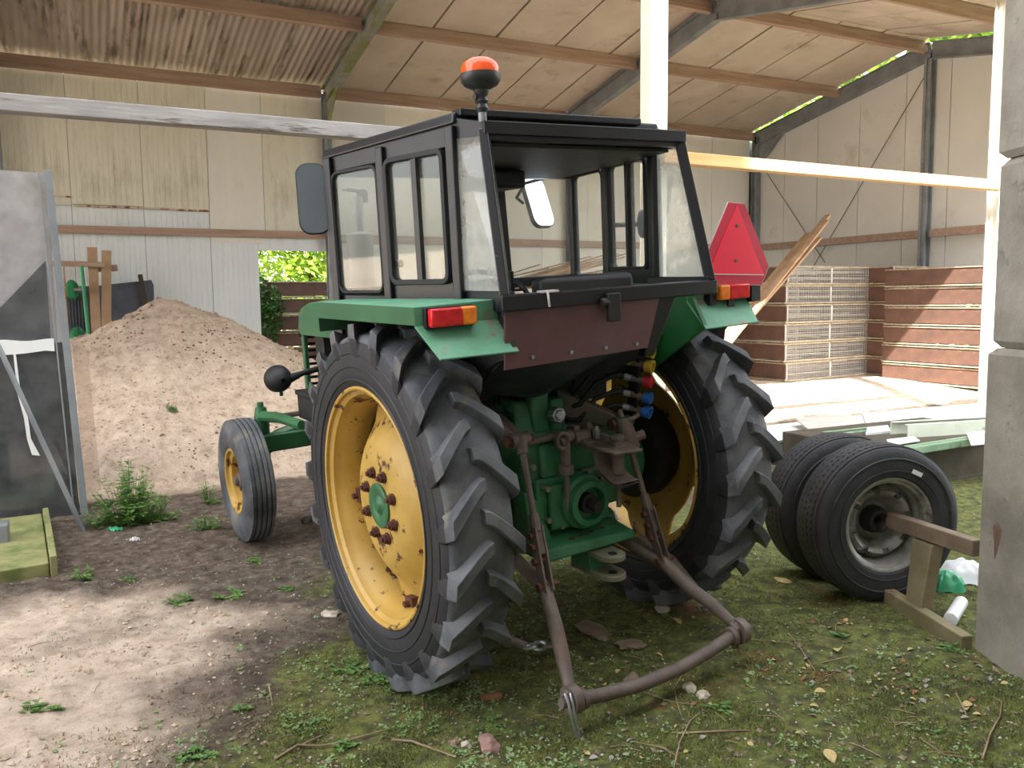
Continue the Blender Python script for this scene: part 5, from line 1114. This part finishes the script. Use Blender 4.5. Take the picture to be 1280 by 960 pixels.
for _ in range(110000):
    px, py = R.uniform(0, 1290), 660+300*R.random()**.7
    p = gp(px, py, 0)
    if p.y < 1 or p.y > 8 : continue
    a, b, c = masks(p.x, p.y)
    if R.random() > b or n2(p.x, p.y, 4.0, 51)+R.uniform(-.25, .25) < 0.0: continue
    z = ground_z(p.x, p.y)-.002; a = R.uniform(0, 6.28); h = R.uniform(.006, .018); w = R.uniform(.0015, .0035); lx, ly = R.uniform(-1, 1)*h*.8, R.uniform(-1, 1)*h*.8; j = len(vs)
    vs += [(p.x-cos(a)*w, p.y-sin(a)*w, z), (p.x+cos(a)*w, p.y+sin(a)*w, z), (p.x+lx, p.y+ly, z+h)]; fs.append((j, j+1, j+2))
M['moss'] = leafmat('moss_blades', H('525c2c'), H('858a48'), .2)
mb.add(vs, fs); tag(obj('moss', mb, M['moss'], sm=0, fix=False), 'short yellow green moss and grass blades on the soil', 'moss', kind='stuff')
# crumbs of soil and grit
mb = MB(); R = random.Random(5)
ico = [(0, 0, 1), (.9, 0, .1), (0, .9, .0), (-.9, 0, .1), (0, -.9, 0), (0, 0, -.8)]; icf = [(0, 1, 2), (0, 2, 3), (0, 3, 4), (0, 4, 1), (5, 2, 1), (5, 3, 2), (5, 4, 3), (5, 1, 4)]
def crumbs(name, n, mt, smin, smax, fn, label):
    mb = MB()
    for _ in range(n):
        px, py = R.uniform(-10, 1290), 610+350*R.random()**.8; p = gp(px, py, 0)
        if p.y < 1 or p.y > 9.5 or not fn(p, *masks(p.x, p.y)): continue
        s = R.uniform(smin, smax)*R.uniform(.6, 1.4); a = R.uniform(0, 6.28); z = ground_z(p.x, p.y)+s*.2
        sx, sy, sz = s*R.uniform(.6, 1.4), s*R.uniform(.6, 1.2), s*R.uniform(.4, .9)
        mb.add([(p.x+(x*cos(a)*sx-y*sin(a)*sy), p.y+(x*sin(a)*sx+y*cos(a)*sy), z+q*sz+R.uniform(-.2, .2)*s) for x, y, q in ico], icf)
    tag(obj(name, mb, M[mt], sm=0, fix=False), label, name.replace('_', ' '), kind='stuff')
M['crumb'] = mat('soil_crumb', H('6f5f50'), H('8f7f6e'), 9, .95); M['sandcrumb'] = mat('sand_crumb', H('b29c88'), H('cdb9a5'), 9, .95)
crumbs('soil_crumbs', 4500, 'crumb', .004, .012, lambda p, a, b, c: a < .5 and R.random() < 1-b*.6, 'loose dark crumbs of soil scattered over the yard')
crumbs('sand_clods', 3500, 'sandcrumb', .005, .016, lambda p, a, b, c: a > .45 and n2(p.x, p.y, 1.5, 3) > -.1, 'small pale clods on the sandy track')
crumbs('grit', 1500, 'pebble', .003, .007, lambda p, a, b, c: True, 'fine pale grit scattered over the yard')
mb = MB(); mb2 = MB()
for _ in range(5200):
    x, y = R.uniform(-1.6, 3.6), R.uniform(7.5, 10.2)
    if heap(x, y) <= .02: continue
    t_ = mb if n2(x, y, 2.0, 77)+R.uniform(-.3, .3) > -.22 else mb2; s = R.uniform(.006, .022)*R.uniform(.5, 1.3); z = ground_z(x, y)+s*.15; a = R.uniform(0, 6.28)
    t_.add([(x+q*s*cos(a)-w*s*sin(a)*.8, y+q*s*sin(a)+w*s*cos(a)*.8, z+e*s*.7) for q, w, e in ico], icf)
tag(obj('sand_lumps', mb, M['sandcrumb'], sm=0, fix=False), 'pale lumps of sand on the face of the sand heap', 'sand', kind='stuff')
tag(obj('soil_lumps', mb2, M['crumb'], sm=0, fix=False), 'darker crumbs of soil on the face of the sand heap', 'soil', kind='stuff')
# stones, bricks
def stone(name, px, py, sx, sy, sz, mt, label, seed, cat='stone', group=None):
    p = gpt(px, py); bm = bmesh.new(); bmesh.ops.create_icosphere(bm, subdivisions=3, radius=1)
    for v in bm.verts:
        n = noise.noise(v.co*1.2+Vector((seed, 0, 0))); f = 1+.5*n; v.co = Vector((round(v.co.x*2.2*f)/2.2*.35+v.co.x*.65*f, v.co.y*f, v.co.z*f)); v.co.x *= sx; v.co.y *= sy; v.co.z *= sz
    me = bpy.data.meshes.new(name); bm.to_mesh(me); bm.free(); me.materials.append(M[mt]); me.shade_smooth(); me.set_sharp_from_angle(angle=radians(30))
    o = bpy.data.objects.new(name, me); S.collection.objects.link(o); o.location = (p.x, p.y, p.z+sz*.45); o.rotation_euler = (0, 0, seed); return tag(o, label, cat, group)
stone('stone', 612, 935, .052, .036, .030, 'stone', 'reddish angular stone at the bottom, left of centre', 1.3)
stone('stone', 583, 934, .022, .018, .016, 'pebble', 'small yellowish stone beside the reddish stone', 2.1)
stone('stone', 568, 930, .016, .014, .012, 'stone', 'small pinkish stone left of the yellowish one', 3.4)
stone('stone', 862, 862, .030, .025, .02, 'pebble', 'pale stone near the right end of the hitch bar, nearest it', 4.4)
stone('stone', 878, 871, .026, .022, .018, 'pebble', 'pale square stone right of the hitch bar', 5.4)
stone('stone', 828, 763, .035, .028, .02, 'pebble', 'grey stone between the hitch links', 6.0)
stone('soil_clod', 790, 855, .05, .035, .03, 'crumb', 'dark clod of soil beside the hitch bar', 7.0, 'clod')
stone('soil_clod', 742, 790, .10, .06, .022, 'crumb', 'flat dark clod of soil, largest between the hitch links', 8.0, 'clod')
stone('soil_clod', 790, 808, .07, .05, .018, 'crumb', 'dark clod of soil right of the largest one', 9.0, 'clod')
stone('stone', 385, 652, .05, .04, .03, 'dark_wood', 'dark lump on the ground left of the rear wheel', 9.5)
stone('stone', 1003, 690, .05, .03, .02, 'pebble', 'grey block lying left of the truck wheels', 10.5)
stone('stone', 980, 727, .05, .03, .012, 'leaf_yellow', 'yellowish lump behind the right rear tyre', 11.0)
stone('stone', 412, 770, .05, .03, .02, 'pebble', 'pale stone pressed against the left rear tyre', 12.0)
p = gpt(614, 873); o = obj('brick_shard', MB().box((0, 0, 0), (.085, .032, .022)), M['leaf_brown'], sm=0, bev=.004); o.location = (p.x, p.y, p.z+.008); o.rotation_euler = (.02, -.05, -.35); tag(o, 'thin red brown brick shard behind the reddish stone', 'brick')
# rubbish behind the truck wheels
p = gpt(1190, 735)
def blob(name, c, sx, sy, sz, mt, label, cat, seed):
    def fn(u, v):
        a = 2*pi*u; r = v; return (c.x+sx*r*cos(a)*(1+.2*sin(3*a+seed)), c.y+sy*r*sin(a)*(1+.2*cos(4*a)), c.z+sz*(1-r**2)+.012*sin(9*a+seed)*r+.015*noise.noise(Vector((cos(a)*r*4, sin(a)*r*4, seed))))
    return tag(obj(name, MB().grid(fn, 40, 12), M[mt], sm=30, fix=False), label, cat)
blob('plastic_bag', gpt(1181, 733)+Vector((0, .0, .0)), .12, .10, .09, 'green_bag', 'crumpled green plastic bag behind the nearer truck wheel', 'bag', 2)
blob('plastic_bag', gpt(1206, 722), .14, .16, .10, 'white_plastic', 'crumpled white plastic bag beside the green one', 'bag', 4)
a = gpt(1188, 782); tag(obj('pipe', MB().cyl(a+Vector((0, 0, .03)), a+Vector((.22, .1, .045)), .032, n=16), M['white_plastic']), 'short white pipe on the ground behind the steel trestle', 'pipe')
p = gpt(142, 663); blob('litter', p, .05, .03, .02, 'green_bag', 'scrap of green plastic litter below the weeds', 'litter', 1)
p = gpt(168, 675); blob('litter', p, .03, .02, .015, 'white_plastic', 'scrap of white litter below the weeds', 'litter', 3)
# twigs
R = random.Random(21)
def twig(pts, r, label, group=None):
    q = [gpt(*p)+Vector((0, 0, r+(.006 if 0 < i < len(pts)-1 else 0))) for i, p in enumerate(pts)]
    return tag(obj('twig', MB().tube(q, [r*(1-.5*i/len(q)) for i in range(len(q))], 6), M['stick'], sm=60), label, 'twig', group)
twig([(345, 950), (372, 935), (400, 936), (430, 931), (460, 922), (490, 912)], .005, 'long crooked twig at the bottom left of the moss')
twig([(372, 935), (392, 927), (404, 920)], .004, 'short twig crossing the long crooked twig')
twig([(490, 926), (515, 930), (545, 941), (570, 948)], .005, 'dark twig left of the reddish stone')
twig([(336, 856), (341, 884)], .004, 'short straw sticking up at the sand edge')
twig([(906, 808), (880, 826), (855, 842), (843, 862), (846, 880), (852, 896)], .003, 'curved pale twig right of the hitch bar')
twig([(842, 962), (850, 930), (862, 905), (874, 893)], .004, 'twig standing out at the bottom centre')
twig([(846, 918), (900, 917), (938, 914)], .004, 'straight brown twig on the moss')
twig([(790, 928), (830, 938), (845, 946)], .0035, 'small pale twig at the bottom')
twig([(750, 880), (775, 872), (800, 866), (840, 880), (870, 882)], .003, 'thin winding twig in front of the hitch bar')
twig([(1228, 950), (1238, 920), (1250, 898), (1252, 880), (1240, 872)], .004, 'forked twig at the bottom right')
twig([(1150, 924), (1180, 946), (1222, 950)], .003, 'thin twig near the bottom right corner')
twig([(985, 792), (1000, 812), (1018, 838)], .003, 'bent twig on the moss left of the leaves')
twig([(935, 800), (985, 806), (1010, 815)], .003, 'fine twig left of the bent twig')
twig([(1027, 830), (1060, 822)], .004, 'short twig in front of the truck wheels')
twig([(1195, 868), (1203, 885), (1208, 895)], .004, 'small curved twig left of the forked twig')
for i in range(70):
    if R.random() < .75: px, py = R.uniform(640, 1260), R.uniform(760, 950)
    else: px, py = R.uniform(30, 600), R.uniform(690, 950)
    a = gpt(px, py); an = R.uniform(0, 6.28); L_ = R.uniform(.03, .12)
    w_ = min(((1110, 855, 'left of the concrete block foot'), (1050, 780, 'in front of the truck wheels'), (900, 850, 'around the right end of the hitch bar'), (700, 900, 'in front of the left end of the hitch bar'), (780, 790, 'between the two hitch links'), (1200, 920, 'in the bottom right corner'), (960, 930, 'at the bottom edge in the moss'), (150, 850, 'on the pale sand at the left'), (200, 710, 'on the dark dirt in front of the weeds'), (420, 900, 'on the moss left of the reddish stone')), key=lambda q: (q[0]-px)**2+((q[1]-py)*1.6)**2)[2]
    b = a+Vector((cos(an)*L_, sin(an)*L_, 0)); b.z = ground_z(b.x, b.y); up = Vector((0, 0, .004))
    tag(obj('dry_stalk', MB().tube([a+up, (a+b)/2+up*1.6+Vector((0, L_*.08, 0)), b+up], .0018, 4), M['stick'], sm=0), 'thin dry stalk lying '+w_, 'stalk', 'dry stalks lying '+w_)
# fallen leaves, one object each
def leaf_mesh(kind):
    mb = MB(); L_ = 1.0; vs = []; n = 6
    for i in range(n+1):
        t = i/n; w = .36*sin(pi*min(1, t*.95+.03))**.8; y = t-.5; z = .10*sin(pi*t)+.05*kind
        vs += [(-w, y, z+.16*w*(1+kind)), (0, y, z-.02), (w, y, z+.20*w)]
    mb.add(vs, [(i*3+j, i*3+j+1, (i+1)*3+j+1, (i+1)*3+j) for i in range(n) for j in range(2)]); mb.tube([(0, -.5, .02), (.04, -.72, 0)], .02, 4)
    me = bpy.data.meshes.new('leaf'); me.from_pydata(mb.v, [], mb.f); me.shade_smooth(); return me
LM = {}
for mt in ('leaf_yellow', 'leaf_grey', 'leaf_brown'):
    for k in range(2):
        me_ = leaf_mesh(k); me_.materials.append(M[mt]); LM[mt, k] = me_
def leaf(px, py, s, mt, label, group):
    p = gpt(px, py); o = bpy.data.objects.new('fallen_leaf', LM[mt, R.randint(0, 1)]); S.collection.objects.link(o); o.location = p+Vector((0, 0, s*.06+.003)); o.scale = (s, s, s)
    o.rotation_euler = (R.uniform(-.35, .35), R.uniform(-.35, .35), R.uniform(0, 6.28)); tag(o, label, 'leaf', group)
for px, py, s, lab in ((845, 778, .07, 'yellow leaf lying between the hitch links'), (1025, 867, .045, 'yellow leaf left of the grey leaf cluster'), (1018, 884, .035, 'small yellow leaf below the other yellow leaf on the moss'),
                       (1209, 883, .04, 'yellow leaf near the right edge of the moss'), (1221, 894, .028, 'orange leaf beside the yellow leaf at the right'), (1037, 947, .06, 'long pale leaf at the bottom edge'), (824, 820, .03, 'small orange leaf behind the hitch bar'),
                       (1001, 919, .04, 'pale yellow leaf at the bottom, right of the straight twig'), (938, 932, .025, 'small yellow leaf at the bottom centre'), (1048, 815, .06, 'pale curled leaf in the middle of the mossy ground')):
    leaf(px, py, s, 'leaf_yellow', lab, None)
for i in range(150):
    if i < 60: c = R.choice(((1120, 862), (1095, 850), (1145, 868), (1075, 790), (1050, 775), (1130, 830), (1235, 842), (1000, 838))); px, py = R.gauss(c[0], 16), R.gauss(c[1], 8)
    else: px, py = R.uniform(660, 1270), R.uniform(765, 958)
    mt = R.choice(('leaf_grey', 'leaf_grey', 'leaf_brown', 'leaf_yellow'))
    p = gp(px, py, 0)
    if (p-Vector((3.5, 2.31, 0))).dot(dN) > -.02 and (p-Vector((3.5, 2.31, 0))).dot(dF) > -.02: continue
    lb = {'leaf_grey': 'small curled grey dead leaf on the mossy ground at the right', 'leaf_brown': 'small brown dead leaf on the mossy ground at the right', 'leaf_yellow': 'small crumpled yellowish leaf scrap on the mossy ground'}[mt]
    near = [(1110, 855, 'on the rusty patch left of the concrete block foot'), (1060, 780, 'in front of the steel trestle'), (930, 790, 'behind the right end of the hitch bar'), (900, 870, 'right of the hitch bar'), (1010, 840, 'in the middle of the open moss'), (700, 900, 'in front of the left end of the hitch bar'), (780, 800, 'between the two hitch links'), (1200, 900, 'in the bottom right corner'), (1010, 930, 'at the bottom edge right of the straight twig'), (850, 930, 'at the bottom edge around the upright twig')]
    w_ = min(near, key=lambda q: (q[0]-px)**2+((q[1]-py)*1.6)**2)[2]
    lb = {'leaf_grey': 'small curled grey dead leaf ', 'leaf_brown': 'small brown dead leaf ', 'leaf_yellow': 'tiny crumpled yellowish leaf '}[mt]+w_
    leaf(px, py, R.uniform(.012, .032), mt, lb, 'dead leaves scattered '+w_)
